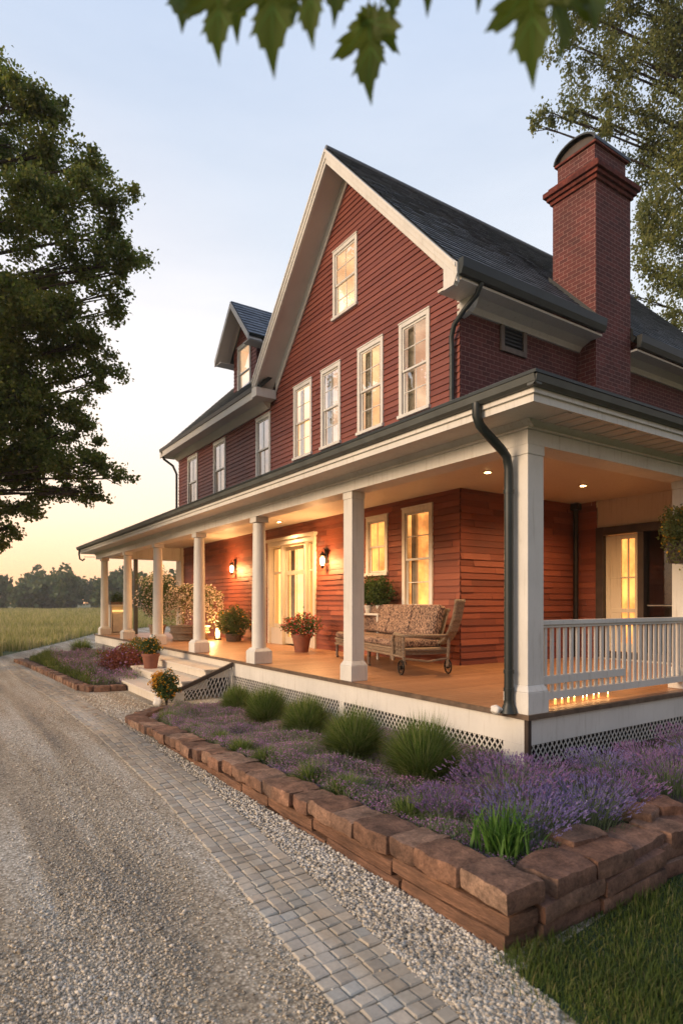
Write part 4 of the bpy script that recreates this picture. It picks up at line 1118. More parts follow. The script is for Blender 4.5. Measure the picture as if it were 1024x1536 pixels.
for i, (x, y, s, lb) in enumerate(spots):
    if i < 3:
        t = thing('lavender_bush', lb, 'lavender', (x, y, .22), LG); lavender(t, (.40, .42, .34)[i], (.29, .33, .25)[i], 620, ('lav_blue', 'lav', 'lav')[i]); protos.append(t); t.scale = (s, s, s)
    else: dup(protos[i % 3], (x, y, .22), i*1.3, s*(.80 if y > 3.15 else .95), lb, LG)

def cover(name, poly, n, zf, mats, h, lab, leaf=.016, fl=.5, grassy=.35, zmul=1):
    bb = np.array(poly); x = RNG.uniform(bb[:, 0].min(), bb[:, 0].max(), n*2); y = RNG.uniform(bb[:, 1].min(), bb[:, 1].max(), n*2)
    k = inpoly(x, y, poly); x, y = x[k][:n], y[k][:n]; n = len(x)
    hh = h*(.55+.35*np.sin(x*5+np.sin(y*3)*2)*np.sin(y*4.2+x)+.25*np.sin(x*13+y*7)); hh = np.maximum(.03, hh)*zmul
    z = np.array([zf(a, b) for a, b in zip(x, y)])
    P = np.stack([x, y, z+hh*RNG.beta(3, 1.2, n)], 1)
    pat = .5+.5*np.sin(x*3.1+2*np.sin(y*1.7))*np.sin(y*2.3+1.3*np.sin(x*4)); isf = (RNG.uniform(0, 1, n) < fl*(.45+.65*pat))
    V1, q1 = leaves_geo(P[isf], leaf, -.4, .3, .8); V2, q2 = leaves_geo(P[~isf], leaf*1.1, -.8, .2, .35)
    m3 = int(n*grassy); ix = RNG.integers(0, n, m3); V3, q3, t3 = blades_geo(np.stack([x, y, z], 1)[ix], hh[ix]*RNG.uniform(.8, 1.5, m3), np.full(m3, .004), RNG.uniform(0, .6, m3))
    V, Q, T2, mi = merge([(V1, q1, None, 0), (V2, q2, None, 1), (V3, q3, t3, 1)])
    return tag(np_mesh(name, V, Q, T2, mats, mi), lab, kind='stuff')
cover('creeping_thyme', [(2.74, 2.45), (3.3, 2.4), (3.9, 3.6), (4.75, 4.2), (4.75, 9.6), (3.4, 10.1), (2.74, 9.3)], 190000, bz, ('pink', 'lav_stem'), .19, 'purple flowering ground cover filling the near flower bed', leaf=.0135, fl=.76)
cover('creeping_thyme', [(2.75, 13.4), (3.6, 13.3), (4.7, 15.4), (4.7, 22), (3.1, 21.5), (2.75, 18)], 30000, lambda x, y: .09, ('pink', 'lav_stem'), .30, 'purple flowering ground cover in the far flower bed', leaf=.03, fl=.6)
cover('bed_grass', [(2.4, 20.5), (2.7, 13.6), (3.0, 13.6), (3.3, 17), (3.1, 22)], 6000, lambda x, y: .09, ('grass', 'grass'), .25, 'bright green grass behind the far brick edging', leaf=.03, fl=.2, grassy=3.)
TG = 'small green tufts behind the wall coping'
for i, (x, y, s, lb) in enumerate([(2.86, 8.9, 1, 'small green tuft at the far end of the garden wall beside the steps'), (2.84, 7.7, .9, 'small green tuft behind the coping left of the smallest ornamental grass'),
     (2.86, 6.9, 1, 'green tuft behind the coping in the far half of the garden wall'), (2.84, 6.25, 1.1, 'bushy green tuft behind the coping halfway along the garden wall'),
     (2.85, 5.7, 1.1, 'pale green tuft spilling over the coping just near of halfway'), (2.83, 4.75, 1.2, 'green tuft behind the coping below the second ornamental grass'),
     (2.86, 4.2, 1.2, 'wide green tuft behind the coping below the largest ornamental grass'), (2.88, 3.45, 1.1, 'green tuft behind the coping left of the strap leaved clump')]):
    if i == 0:
        tp = thing('grass_tuft', lb, 'grass tuft', (x, y, bz(x, y)), TG); grass_clump(tp, .24, .24, 900, 'orn', w=.006)
    else: dup(tp, (x, y, bz(x, y)), i, s*.95, lb, TG)

def bush(root, c, rad, n, mats, size, fl=0, core=.35, name='foliage', squash=1., twigs=True):
    d = unit(RNG.normal(size=(n, 3))); rr = (core+(1-core)*RNG.uniform(0, 1, n)**.6)
    lump = 1+.22*np.sin(d[:, 0]*5+c[0]*3)*np.sin(d[:, 1]*6+1)+.15*np.sin(d[:, 2]*8+d[:, 0]*4)
    P = np.array(c)+d*np.array(rad)*(rr*lump)[:, None]
    isf = RNG.uniform(0, 1, n) < fl*(rr > .75)
    V1, q1 = leaves_geo(P[~isf], size, .2, .3, .6); parts = [(V1, q1, None, 0)]
    if isf.any():
        V2, q2 = leaves_geo(P[isf]+d[isf]*size*.3, size*1.1, 0, .3, .9); parts.append((V2, q2, None, 1))
    Vm, Qm, _, mi = merge(parts); np_mesh(name, Vm, Qm, None, mats, mi, parent=root, local=True)
    if twigs:
        m = MB()
        for k in range(7):
            a = random.uniform(0, 6.28); e = Vector(c)+Vector((math.cos(a)*rad[0]*.6, math.sin(a)*rad[1]*.6, rad[2]*random.uniform(-.2, .7)))
            m.tube([(0, 0, 0), (e.x*.3, e.y*.3, e.z*.55), e], [.012, .008, .004], 5)
        m.build('stems', 'bark', root, local=True)
def pot(root, r0, r1, h, mat='terracotta', name='pot'):
    m = MB(); m.lathe((0, 0, 0), [(r0, 0), (r1*.96, h*.82), (r1*1.04, h*.82), (r1*1.05, h), (r1*.9, h), (r1*.88, h*.9)], 24); return m.build(name, mat, root, smooth=True, local=True)
t = thing('flower_pot', 'dark terracotta pot of red and pink flowers in front of the entrance', 'potted plant', (6.92, 12.0, .701)); pot(t, .15, .22, .40)
bush(t, (0, 0, .60), (.42, .42, .26), 3200, ('leaf_bush', 'flower_mix'), .045, .28)
t = thing('flower_pot', 'terracotta pot with yellow green shrub on the left side of the steps', 'potted plant', (4.05, 13.75, .351)); pot(t, .14, .19, .33)
bush(t, (0, 0, .48), (.20, .20, .20), 2200, ('leaf_bush', 'yellow'), .04, .12)
t = thing('shrub', 'yellow green shrub beside the potted one left of the steps', 'shrub', (4.35, 16.0, .09)); bush(t, (0, 0, .42), (.42, .5, .38), 3800, ('leaf_olive', 'yellow'), .05, .1)
t = thing('shrub', 'dark red leaved shrub in the far bed left of the steps', 'shrub', (3.8, 15.3, .09)); bush(t, (0, 0, .32), (.5, .6, .34), 4200, ('red_leaf', 'pink'), .05, .1)
t = thing('shrub', 'small bush with orange yellow leaves at the foot of the steps', 'shrub', (3.30, 10.30, .03)); bush(t, (0, 0, .36), (.20, .20, .24), 3600, ('leaf_bush', 'yellow'), .036, .1)
bush(t, (-.11, .08, .44), (.13, .13, .17), 1300, ('yellow', 'yellow'), .036, 0, name='orange_leaves', twigs=False)
# basket planter with weeping tree
t = thing('basket_planter', 'wide woven basket planter standing on the porch floor', 'planter', (6.45, 17.9, .701))
m = MB(); m.lathe((0, 0, 0), [(.46, 0), (.56, .22), (.58, .40), (.50, .40), (.5, .34)], 32)
for z in (.0, .38, .2): m.lathe((0, 0, z), [(.50 if z == 0 else .585, 0), (.53 if z == 0 else .61, .02), (.50 if z == 0 else .585, .05)], 32)
m.build('basket', 'wicker', t, smooth=True, local=True)
t = thing('weeping_tree', 'small weeping tree covered in pale blossom rising from the basket planter', 'tree', (6.5, 17.7, 1.05))
m = MB(); m.tube([(0, 0, -.2), (.03, .02, .3), (-.02, -.05, .7), (.02, -.1, 1.1)], [.045, .04, .035, .02], 8)
Ps = []
for k in range(150):
    a = random.uniform(0, 6.28); r_ = random.uniform(.35, 1.0); h_ = random.uniform(.85, 1.2); dr = random.uniform(.3, 1.0)
    pts = [Vector((.02, -.1, 1.0)), Vector((math.cos(a)*r_*.5, math.sin(a)*r_*.5-.1, h_+.12)), Vector((math.cos(a)*r_*.9, math.sin(a)*r_*.9-.1, h_-.05)), Vector((math.cos(a)*r_, math.sin(a)*r_-.1, h_-dr))]
    m.tube(pts, [.008, .006, .004, .002], 4, cap=False)
    for s in range(60):
        u_ = random.random()*3; i_ = min(2, int(u_)); q_ = pts[i_].lerp(pts[i_+1], u_-i_); Ps.append(tuple(q_+Vector((random.gauss(0, .03), random.gauss(0, .03), random.gauss(0, .03)))))
m.build('trunk', 'bark', t, local=True); Ps = np.array(Ps); kf = RNG.uniform(0, 1, len(Ps)) < .5
V1, q1 = leaves_geo(Ps[~kf], .055, .5); V2, q2 = leaves_geo(Ps[kf], .052, .3, .3, .9); Vm, Qm, _, mi = merge([(V1, q1, None, 0), (V2, q2, None, 1)])
np_mesh('foliage', Vm, Qm, None, ('leaf_olive', 'blossom'), mi, parent=t, local=True)
t = thing('shrub', 'tall leafy shrub with pale flowers behind the far porch columns', 'shrub', (6.2, 20.3, .701)); pot(t, .2, .28, .4, 'wicker')
bush(t, (0, 0, 1.35), (.62, .7, .85), 7000, ('leaf_bush', 'blossom'), .06, .25)
t = thing('shrub', 'green bush with lamplit tips coloured in yellow below the left wall lantern', 'shrub', (7.25, 16.5, .701)); pot(t, .2, .26, .22, 'wicker_dark')
bush(t, (0, 0, .55), (.42, .62, .45), 6000, ('leaf_bush', 'yellow'), .045, .03)  # yellow leaves colour in the lamplight on the tips
t = thing('floor_lantern', 'bright glowing lantern on the porch floor behind the basket planter', 'lantern', (7.15, 17.45, .701))
m = MB(); m.lathe((0, 0, .0), [(.11, 0), (.11, .03)], 16); m.lathe((0, 0, .42), [(.11, 0), (.03, .1), (.01, .13)], 16)
for k in range(4): m.box((.085*math.cos(k*math.pi/2)-.006, .085*math.sin(k*math.pi/2)-.006, .03), (.085*math.cos(k*math.pi/2)+.006, .085*math.sin(k*math.pi/2)+.006, .42))
m.build('frame', 'iron', t, local=True); m = MB(); m.lathe((0, 0, .05), [(.05, 0), (.07, .15), (.05, .3)], 16); m.build('lamp_glass', 'bulb_soft', t, smooth=True, local=True)
o = pt(7.0, 17.45, 1.2, 18, .08); o.parent = t; o.location = (-.2, 0, .5)
# far cabinet with plant
t = thing('garden_cabinet', 'cream cabinet with a lit glass front at the far end of the porch', 'cabinet', (5.45, 22.55, .701))
m = MB(); m.box((-.25, -.22, 0), (.27, .22, .06)); m.box((-.25, -.20, .06), (-.21, .2, .98)); m.box((.23, -.20, .06), (.27, .2, .98)); m.box((-.21, .16, .06), (.23, .2, .98)); m.box((-.27, -.24, .981), (.29, .24, 1.05)); m.build('carcass', 'cream', t, .006, local=True)
m = MB(); m.box((-.17, -.15, .1), (.19, .12, .74)); m.build('shelf_panel', 'curtain', t, local=True)
m = MB(); m.box((-.17, -.15, .80), (.19, .12, .86)); m.build('lamp_strip', 'lit_door', t, local=True)
t = thing('plant_box', 'low box of dark green leaves on top of the far cabinet', 'potted plant', (5.45, 22.55, 1.752)); m = MB(); m.box((-.24, -.14, 0), (.24, .14, .1)); m.build('box', 'wicker_dark', t, .006, local=True)
bush(t, (0, 0, .22), (.27, .18, .2), 700, ('leaf_bush', 'yellow'), .05)
# plant stand under the small window
t = thing('plant_stand', 'white plant stand against the wall behind the sofa', 'stand', (7.42, 9.95, .701))
m = MB(); m.box((-.2, -.4, .86), (.22, .4, .9))
for x in (-.17, .17):
    for y in (-.36, .36): m.box((x-.02, y-.02, 0), (x+.02, y+.02, .859))
m.box((-.18, -.37, .3), (.18, .37, .33)); m.build('stand', 'white', t, .005, local=True)
for y, lb in ((-.22, 'white pot with dark rounded plant on the stand, nearer the tall window'), (.18, 'white pot with dark rounded plant on the stand, nearer the entrance')):
    t = thing('potted_plant', lb, 'potted plant', (7.42, 9.95+y, 1.602)); pot(t, .06, .09, .16, 'white'); bush(t, (0, 0, .42), (.25, .27, .30), 2400, ('leaf_bush', 'leaf_bush'), .045)
# planter on the right post
t = thing('hanging_planter', 'dark planter box of trailing leaves fixed to the right porch post', 'planter', (7.78, 3.84, 2.28))
m = MB(); m.prism([(-.42, 0), (.42, 0), (.46, .26), (-.46, .26)], 1, -.2, .12); m.build('box', 'dark_wood', t, .01, local=True)
bush(t, (-.10, -.04, .42), (.56, .30, .32), 6500, ('leaf_olive', 'yellow'), .04, .06)
bush(t, (-.46, -.06, .20), (.16, .2, .26), 600, ('leaf_olive', 'yellow'), .035, .04, name='trailing_foliage', twigs=False)
def cobble(c, r, lab):
    bm = bmesh.new(); bmesh.ops.create_icosphere(bm, subdivisions=3, radius=1)
    for v in bm.verts:
        p = v.co; k = 1+.16*math.sin(p.x*4+c[0]*7)*math.sin(p.y*3+1)+.12*math.sin(p.z*5+p.x*3)
        v.co = (c[0]+p.x*k*r[0], c[1]+p.y*k*r[1], c[2]+p.z*k*r[2])
    me = bpy.data.meshes.new('stone'); bm.to_mesh(me); bm.free(); me.materials.append(M['white']); me.polygons.foreach_set('use_smooth', [True]*len(me.polygons))
    tag(link_mesh('stone', me), lab, 'stone')
cobble((4.70, 4.25, .735), (.05, .065, .045), 'small white stone at the foot of the corner downspout')
cobble((3.30, 10.72, .08), (.09, .10, .09), 'white stone at the corner of the lowest step')

# ---- wicker sofa
ang = math.atan2(.966, .26)            # local +x runs along the sofa away from the camera, +y towards the yard side... rotated below
t = thing('wicker_sofa', 'long wicker porch sofa with patterned cushions and small wheels', 'sofa', (5.98, 7.25, .701), None, ang)
LS = 3.4
def S(b): return b
# local frame: x along length (0 right end -> LS far end), y negative = towards the wall (depth)
m = MB(); m.box((.05, -.78, .30), (LS, -.02, .36)); m.box((0.0, -.80, .36), (LS+.03, .0, .40)); m.box((.02, -.02, .26), (LS, .01, .30)); m.build('seat_frame', 'wicker', t, .012, local=True)
for i, (a, b) in enumerate([(.20, 1.12), (1.14, 2.06), (2.08, LS-.02)]):
    m = MB(); m.box((a, -.74, .402), (b, -.0, .52)); m.build('seat_cushion', 'fabric', t, .045, seg=4, local=True)
    m = MB(); m.obox(((a+b)/2, -.70, .80), (b-a-.02, .16, .56), Matrix.Rotation(R(16), 3, 'X')); m.build('back_cushion', 'fabric', t, .05, seg=4, local=True)
m = MB(); m.obox((LS/2+.1, -.80, .68), (LS-.25, .03, .62), Matrix.Rotation(R(16), 3, 'X')); m.tube([(.22, -.90, .99), (LS-.02, -.90, .99)], .028, 8); m.build('back_panel', 'wicker', t, .006, local=True)
m = MB()
prof = [(.30, .46), (.16, .48), (.02, .55), (-.12, .68), (-.24, .86), (-.34, 1.12)]
for (xa, za), (xb, zb) in zip(prof, prof[1:]):
    m.prism([(xa, za), (xb, zb), (xb-.055, zb+.012), (xa-.055, za-.02)], 1, -.82, -.70)
for y in (-.82, -.70): m.tube([(x-.02, y, z) for x, z in prof], .026, 8)
m.tube([(-.36, -.84, 1.13), (-.36, -.68, 1.13)], .032, 8); m.build('end_backrest', 'wicker', t, smooth=True, local=True)
m = MB()
m.tube([(.36, .02, .20), (.36, .03, .56), (.30, .02, .62), (.0, .0, .60), (-.10, -.1, .60), (-.12, -.6, .60), (.02, -.8, .60)], .028, 10)
m.tube([(.0, -.0, .12), (.02, .0, .60)], .026, 8); m.tube([(-.08, -.7, .12), (-.04, -.75, .60)], .026, 8)
m.tube([(.0, .0, .28), (.36, .02, .28)], .02, 8); m.tube([(.02, 0, .25), (-.02, -.4, .20), (-.08, -.72, .25)], .018, 8)
for k in range(6): m.tube([(.04+.06*k, .005, .29), (.04+.06*k, .005, .60)], .009, 6)
m.build('arm', 'wicker', t, smooth=True, local=True)
for (x, y) in ((.02, .04), (-.06, -.72)):
    m = MB(); n = 24
    m.tube([(x+.105*math.cos(a), y, .118+.105*math.sin(a)) for a in np.linspace(0, 2*math.pi, 25)], .013, 8, cap=False)
    m.prism([(x+.03*math.cos(a), .118+.03*math.sin(a)) for a in np.linspace(0, 2*math.pi, 13)[:-1]], 1, y-.025, y+.025)
    for k in range(8): a = k*math.pi/4; m.tube([(x, y, .118), (x+.1*math.cos(a), y, .118+.1*math.sin(a))], .005, 5)
    m.build('wheel', 'iron', t, smooth=True, local=True)
for x in (1.55, LS-.06):
    for y in (-.05, -.74):
        m = MB(); m.tube([(x, y, .36), (x+.05, y, .26), (x+.07, y, .14), (x+.02, y+.02, .03), (x-.03, y+.02, .015)], [.03, .03, .028, .026, .03], 8); m.build('leg', 'wicker_dark', t, smooth=True, local=True)

# ================================================================== GRASS
def field_grass(n, d0, d1, hs, name, lab):
    D = d0*(d1/d0)**RNG.uniform(0, 1, n); la = RNG.uniform(-.66, .12, n)*D
    x = D*SX+la*CX; y = D*CX-la*SX
    k = ~inpoly(x, y, [(p[0]-.1, p[1]) for p in DRL]+[(p[0]+.1, p[1]) for p in DRR]) & ~((x > 2) & (x < 20) & (y < 26)) & (y > 8)
    x, y, D = x[k], y[k], D[k]; n = len(x)
    patch = .7+.3*np.sin(x*.35+np.sin(y*.21)*2)*np.sin(y*.17)
    V, q, t = blades_geo(np.stack([x, y, np.full(n, -.02)], 1), hs*patch*RNG.uniform(.5, 1.25, n), .0035+D*.0011, RNG.uniform(.05, .5, n))
    return tag(np_mesh(name, V, q, t, ('field',)), lab, kind='stuff')
field_grass(150000, 13, 190, .80, 'meadow_grass', 'tall pale green meadow grass left of the driveway')
n = 90000; r_ = 2.3*(9/2.3)**RNG.uniform(0, 1, n); az = YAW+RNG.uniform(.1, .66, n); x = r_*np.sin(az); y = r_*np.cos(az)
ed = np.interp(y, [-8, .5, 2.0], [2.1, 2.15, 2.36]); k = (x > ed+RNG.normal(0, .06, n)) & (y < 2.12) ; x, y = x[k], y[k]; n = len(x)
dist = np.hypot(x, y)
V, q, t_ = blades_geo(np.stack([x, y, np.zeros(n)], 1), RNG.uniform(.025, .10, n)*(.8+.45*np.sin(x*6+np.sin(y*5))*np.sin(y*7)), .0022+.0006*dist, RNG.uniform(.1, .9, n))
tag(np_mesh('lawn_grass', V, q, t_, ('grass',)), 'dark green lawn grass right of the garden wall', kind='stuff')

# ================================================================== TREES
def blob_tree(name, label, loc, clumps, leaf, per, mat, trunk_r=.28, fork=4.5, droop=.0, limb_every=1, squash=.75, up=.25):
    """clumps: world centres with radius; trunk from loc, limbs reach every clump"""
    t = thing(name, label, 'tree', loc); L0 = Vector(loc); m = MB()
    top = max(c[0].z for c in clumps)-L0.z
    ax = [Vector((0, 0, -.1)), Vector((.05, .08, fork*.5)), Vector((-.05, .1, fork)), Vector((.1, -.1, fork+(top-fork)*.5)), Vector((0, 0, top*.93))]
    m.tube(ax, [trunk_r*1.25, trunk_r, trunk_r*.85, trunk_r*.45, trunk_r*.12], 10)
    m.build('trunk', 'bark', t, smooth=True, local=True)
    m = MB(); Ps = []
    for i, (c, r) in enumerate(clumps):
        c = c-L0
        if i % limb_every == 0:
            h0 = min(max(fork*.8, c.z-abs(c.xy.length)*.45), top*.85); s0 = Vector((0, 0, h0)); mid = s0.lerp(c, .5)+Vector((0, 0, .12*c.xy.length-droop*.3)); rr = trunk_r*.30*min(1, .5+r*.3)
            m.tube([s0, s0.lerp(mid, .5)+Vector((0, 0, .1)), mid, mid.lerp(c, .6)+Vector((0, 0, .05)), c], [rr, rr*.8, rr*.6, rr*.35, rr*.12], 6, cap=False)
            for k in range(4):
                e = c+Vector((random.gauss(0, r*.3), random.gauss(0, r*.3), random.gauss(0, r*.2)-droop*.4)); m.tube([mid.lerp(c, random.uniform(.3, .9)), (mid.lerp(c, .8)+e)/2+Vector((0, 0, .1)), e], [rr*.3, rr*.2, .008], 4, cap=False)
        # sub-clusters give the crown its light and dark lumps and gaps
        k = max(8, int(16*r)); sub = RNG.normal(0, .46*r, (k, 3))*np.array([1, 1, squash]); n = int(per*r*r)
        ci = RNG.integers(0, k, n); sc = RNG.uniform(.11, .24, k)*r**.7
        P = sub[ci]+RNG.normal(0, 1, (n, 3))*sc[ci][:, None]*np.array([1, 1, .7+droop*1.2])+np.array(c)
        if droop: P[:, 2] -= droop*RNG.uniform(0, 1, n)**2*r
        Ps.append(P)
    m.build('limbs', 'bark', t, smooth=True, local=True)
    P = np.concatenate(Ps); V, q = leaves_geo(P, leaf, up, .35, .68)
    np_mesh('crown', V, q, None, (mat,), parent=t, local=True); return t

# big tree at the left: clumps set at real distances around a trunk just outside the frame
cl = []
DT = 15.5
def C(px, py, dd, r): cl.append((at(px, py, DT+dd), r))
for px, py, dd, r in [(5, 110, 0, .8), (-40, 90, 1, 1.2), (50, 160, -.5, .9), (100, 175, .3, .55), (95, 235, .5, .9), (30, 230, 1.5, 1.2), (145, 250, 0, .5), (150, 300, -.4, .75), (90, 320, -1, 1.0), (20, 330, -1.5, 1.2),
    (175, 355, .5, .65), (195, 395, .2, .55), (140, 400, .6, .8), (190, 440, -.3, .5), (70, 420, 1, 1.0), (10, 440, -1.2, 1.2), (110, 470, -.6, .6), (150, 520, .3, .6), (175, 560, .2, .42), (60, 510, 0, .8), (110, 520, 1, .6),
    (135, 560, 0, .4), (10, 540, 1.2, 1.0), (55, 590, -.5, .5), (90, 625, 0, .6), (135, 655, .3, .55), (60, 650, 1, .8), (5, 640, -1, .9), (155, 700, 0, .5), (185, 718, 0, .32), (110, 700, -.5, .6), (50, 705, .5, .6), (150, 745, 0, .25),
    (15, 715, 1, .6), (70, 735, .2, .35), (10, 790, 0, .32), (35, 800, .1, .22), (-30, 760, .5, .5), (185, 470, .4, .3), (192, 410, 0, .35), (155, 290, 0, .35), (160, 580, 0, .25), (60, 560, 0, 1.0), (20, 600, 0, 1.1), (90, 490, 0, .9), (35, 680, 0, .9), (80, 680, 0, .7), (150, 738, 0, .3), (110, 742, .3, .4), (60, 762, 0, .35), (30, 770, 0, .5), (5, 815, 0, .3), (130, 610, 0, .45)]: C(px-12, py, dd, r)
for k in range(46):
    a = random.uniform(0, 6.28); rr = random.uniform(1.2, 5.0); z = random.uniform(4.2, 15.5); 
    if z > 12: rr *= .6
    tc = at(-190, 905, DT)
    p = Vector((tc.x+rr*math.cos(a), tc.y+rr*math.sin(a), z))
    D_ = p.x*SX+p.y*CX; la = p.x*CX-p.y*SX
    if 512+FPX*la/D_ < -35: cl.append((p, random.uniform(.9, 1.5)))
tc = at(-190, 905, DT)
blob_tree('broadleaf_tree', 'large dark green broadleaf tree filling the left edge of the photo', (tc.x, tc.y, 0), cl, .098, 3800, 'leaf_dark', .38, 4.2)
cl = []; DT = 24
for px, py, dd, r in [(870, 20, 0, 1.0), (930, 10, 1, 1.4), (1000, 20, 0, 1.6), (840, 60, 0, .6), (880, 90, .5, .8), (940, 80, 0, 1.2), (1010, 90, 1, 1.4), (815, 165, 0, .45), (850, 160, 0, .6), (890, 150, 1, .8), (800, 185, 0, .3), (950, 160, 0, 1.0),
    (1010, 180, 0, 1.3), (905, 190, 0, .6), (965, 230, 1, 1.0), (1015, 260, 0, 1.1), (975, 300, 0, .9), (960, 350, 1, .8), (1010, 340, 0, 1.0), (965, 400, 0, .7), (1005, 420, 0, .9), (1040, 380, 1, 1.1), (1070, 300, 1, 1.8), (1080, 180, 0, 2.0),
    (1100, 60, 1, 2.2), (1140, 400, 0, 2.0), (1180, 250, 2, 2.4), (1060, -60, 1, 2.2), (960, -60, 0, 1.6), (880, -50, 0, 1.0), (1010, 480, 0, .7), (1200, 100, 0, 2.4), (1250, 350, 3, 2.4), (940, 440, .5, .5)]: C(px, py, dd, r)
tc = at(1150, 905, DT+1.5)
blob_tree('willow_tree', 'tall olive green tree with drooping feathery branches behind the chimney', (tc.x, tc.y, 0), cl, .125, 1600, 'leaf_olive', .45, 7., droop=.55, up=1.4)

# far wood
Vs = []; o_ = 0; parts = []
mt_ = MB()
for k in range(120):
    D = random.uniform(175, 240); la = random.uniform(-.68, .75)*D; x, y = D*SX+la*CX, D*CX-la*SX
    h = random.uniform(8, 13.5)*(D/205); rd = random.uniform(3.2, 5.5)
    n = 650; d = unit(RNG.normal(size=(n, 3))); lump = 1+.25*np.sin(d[:, 0]*4+k)*np.sin(d[:, 1]*5+k)+.2*np.sin(d[:, 2]*6+k*2)
    P = np.array([x, y, h*.52])+d*np.array([rd, rd, h*.5])*(lump*(.72+.28*RNG.uniform(0, 1, n)))[:, None]
    P[:, 2] = np.maximum(P[:, 2], .3); V, q = leaves_geo(P, 1.5, 0, .4, .8); parts.append((V, q, None, 0)); mt_.tube([(x, y, -.1), (x, y, h*.6)], [.35, .2], 6)
V, Q, _, mi = merge(parts)
fw = np_mesh('far_wood', V, Q, None, ('leaf_far', 'bark'), mi); tag(fw, 'dark green line of woodland beyond the meadow', kind='stuff')
tk = mt_.build('trunks', 'bark', fw)

# maple above the camera: trunk behind-left, one long branch with hanging leaves
t = thing('maple_tree', 'near maple whose toothed leaves hang over the top of the photo', 'tree', (-1.4, -1.6, 0))
m = MB(); m.tube([(-1.4, -1.6, -.1), (-1.38, -1.55, 1.5), (-1.3, -1.5, 3.0), (-1.2, -1.5, 5.2)], [.20, .16, .14, .08], 12)
m.build('trunk', 'bark', t, smooth=True)
m = MB(); m.tube([(-1.3, -1.5, 2.9), (-.8, -.6, 3.15), (-.25, .55, 3.12), (.30, 1.0, 3.12), (.62, .82, 3.10), (.98, .60, 3.10)], [.06, .035, .02, .012, .009, .005], 8); m.build('branch', 'bark', t, smooth=True)
half = [(0, -.02), (.04, -.05), (.11, -.10), (.17, -.10), (.15, -.03), (.24, -.03), (.33, .02), (.29, .06), (.40, .10), (.50, .19), (.43, .20), (.50, .30), (.58, .43), (.47, .40), (.44, .45), (.36, .38), (.27, .33), (.19, .34), (.20, .44), (.28, .52), (.22, .53), (.25, .64), (.29, .74), (.20, .70), (.17, .80), (.15, .90), (.09, .90), (.05, 1.04), (0, 1.22)]
def mapleleaf(tip, size, rotz, tilt, bend=.25, attach=None):
    """leaf hanging with its tip down; stalk up to the branch"""
    out = half+[(-x, y) for x, y in half[::-1][1:-1]]
    # fan of rings keeps the surface curved
    bm = bmesh.new(); cen = (0, .22); rings = []
    for s in (1, .66, .33):
        rings.append([bm.verts.new((cen[0]+(x-cen[0])*s, cen[1]+(y-cen[1])*s, 0)) for x, y in out])
    c = bm.verts.new((*cen, 0)); n = len(out)
    for a, b in zip(rings, rings[1:]):
        for i in range(n): bm.faces.new([a[i], a[(i+1) % n], b[(i+1) % n], b[i]])
    for i in range(n): bm.faces.new([rings[-1][i], rings[-1][(i+1) % n], c])
    Rm = Matrix.Rotation(rotz, 4, 'Z') @ Matrix.Rotation(tilt, 4, 'X')
    for v in bm.verts:
        x, y = v.co.x, v.co.y
        z = -bend*(x*x)*1.2-.12*abs(x)+.05*math.sin(y*5)+.02*math.sin(x*14)
        p = Vector((x, z, -y))*size         # hangs: y of the outline runs down
        v.co = Rm @ p
    nf = len(bm.faces)
    def dp(x, y, lift):
        return Rm @ (Vector((x, -bend*(x*x)*1.2-.12*abs(x)+.05*math.sin(y*5)+.02*math.sin(x*14)+lift, -y))*size)
    for tx, ty in ((0, 1.1), (.46, .38), (-.46, .38), (.42, .17), (-.42, .17), (.2, .72), (-.2, .72)):
        q0 = (0, .02) if abs(tx) != .2 else (0, .35); n = 5
        for lift in (.006, -.006):
            L_ = []
            for i in range(n):
                f = i/(n-1); x, y = q0[0]+(tx-q0[0])*f, q0[1]+(ty-q0[1])*f; w = .010*(1-.7*f); dx, dy = ty-q0[1], -(tx-q0[0]); dl = math.hypot(dx, dy)
                L_.append((bm.verts.new(dp(x+dx/dl*w, y+dy/dl*w, lift)), bm.verts.new(dp(x-dx/dl*w, y-dy/dl*w, lift))))
            for a, b in zip(L_, L_[1:]): bm.faces.new([a[0], a[1], b[1], b[0]]).material_index = 1
    me = bpy.data.meshes.new('leaf'); bm.to_mesh(me); bm.free(); me.materials.append(M['maple']); me.materials.append(M['iris'])
    me.polygons.foreach_set('use_smooth', [True]*len(me.polygons))
    base = Vector(tip)
    me.transform(Matrix.Translation(base)); o = link_mesh('leaf', me, t)
    q = Vector(attach) if attach else base+Vector((0, 0, .15))
    s = MB(); s.tube([q, base.lerp(q, .5)+Vector((.01, .01, 0)), base], [.0022, .0018, .0015], 5); s.build('stalk', 'leaf_olive', o)
for px, py, D, size, rz, tl in [(325, -25, 1.10, .095, -.75, .1), (272, -28, 1.15, .085, -.2, -.2), (405, -45, 1.05, .115, -.7, .15), (428, -75, 1.2, .12, .1, .1), (462, -40, 1.0, .075, -.9, .2), (500, -60, 1.1, .085, -.2, 0), (552, 28, 1.15, .105, -1.0, .1), (566, 22, 1.18, .085, .2, .2),
        (588, -50, 1.1, .07, -.5, 0), (795, -25, 1.0, .105, -.95, .2), (845, -40, 1.0, .10, .1, .1), (880, -50, 1.05, .10, -.5, -.2), (350, -90, 1.15, .11, -.5, .3), (780, -60, 1.1, .08, -.4, 0), (640, -95, 1.1, .10, -.5, 0), (715, -100, 1.1, .10, -.3, 0)]:
    b = at(px, py, D); mapleleaf(b, size*1.22, YAW*-1+rz+.5, tl, attach=(b.x+random.uniform(-.04, .04), b.y+random.uniform(-.03, .03), 3.10 if b.z < 3.05 else b.z+.06))

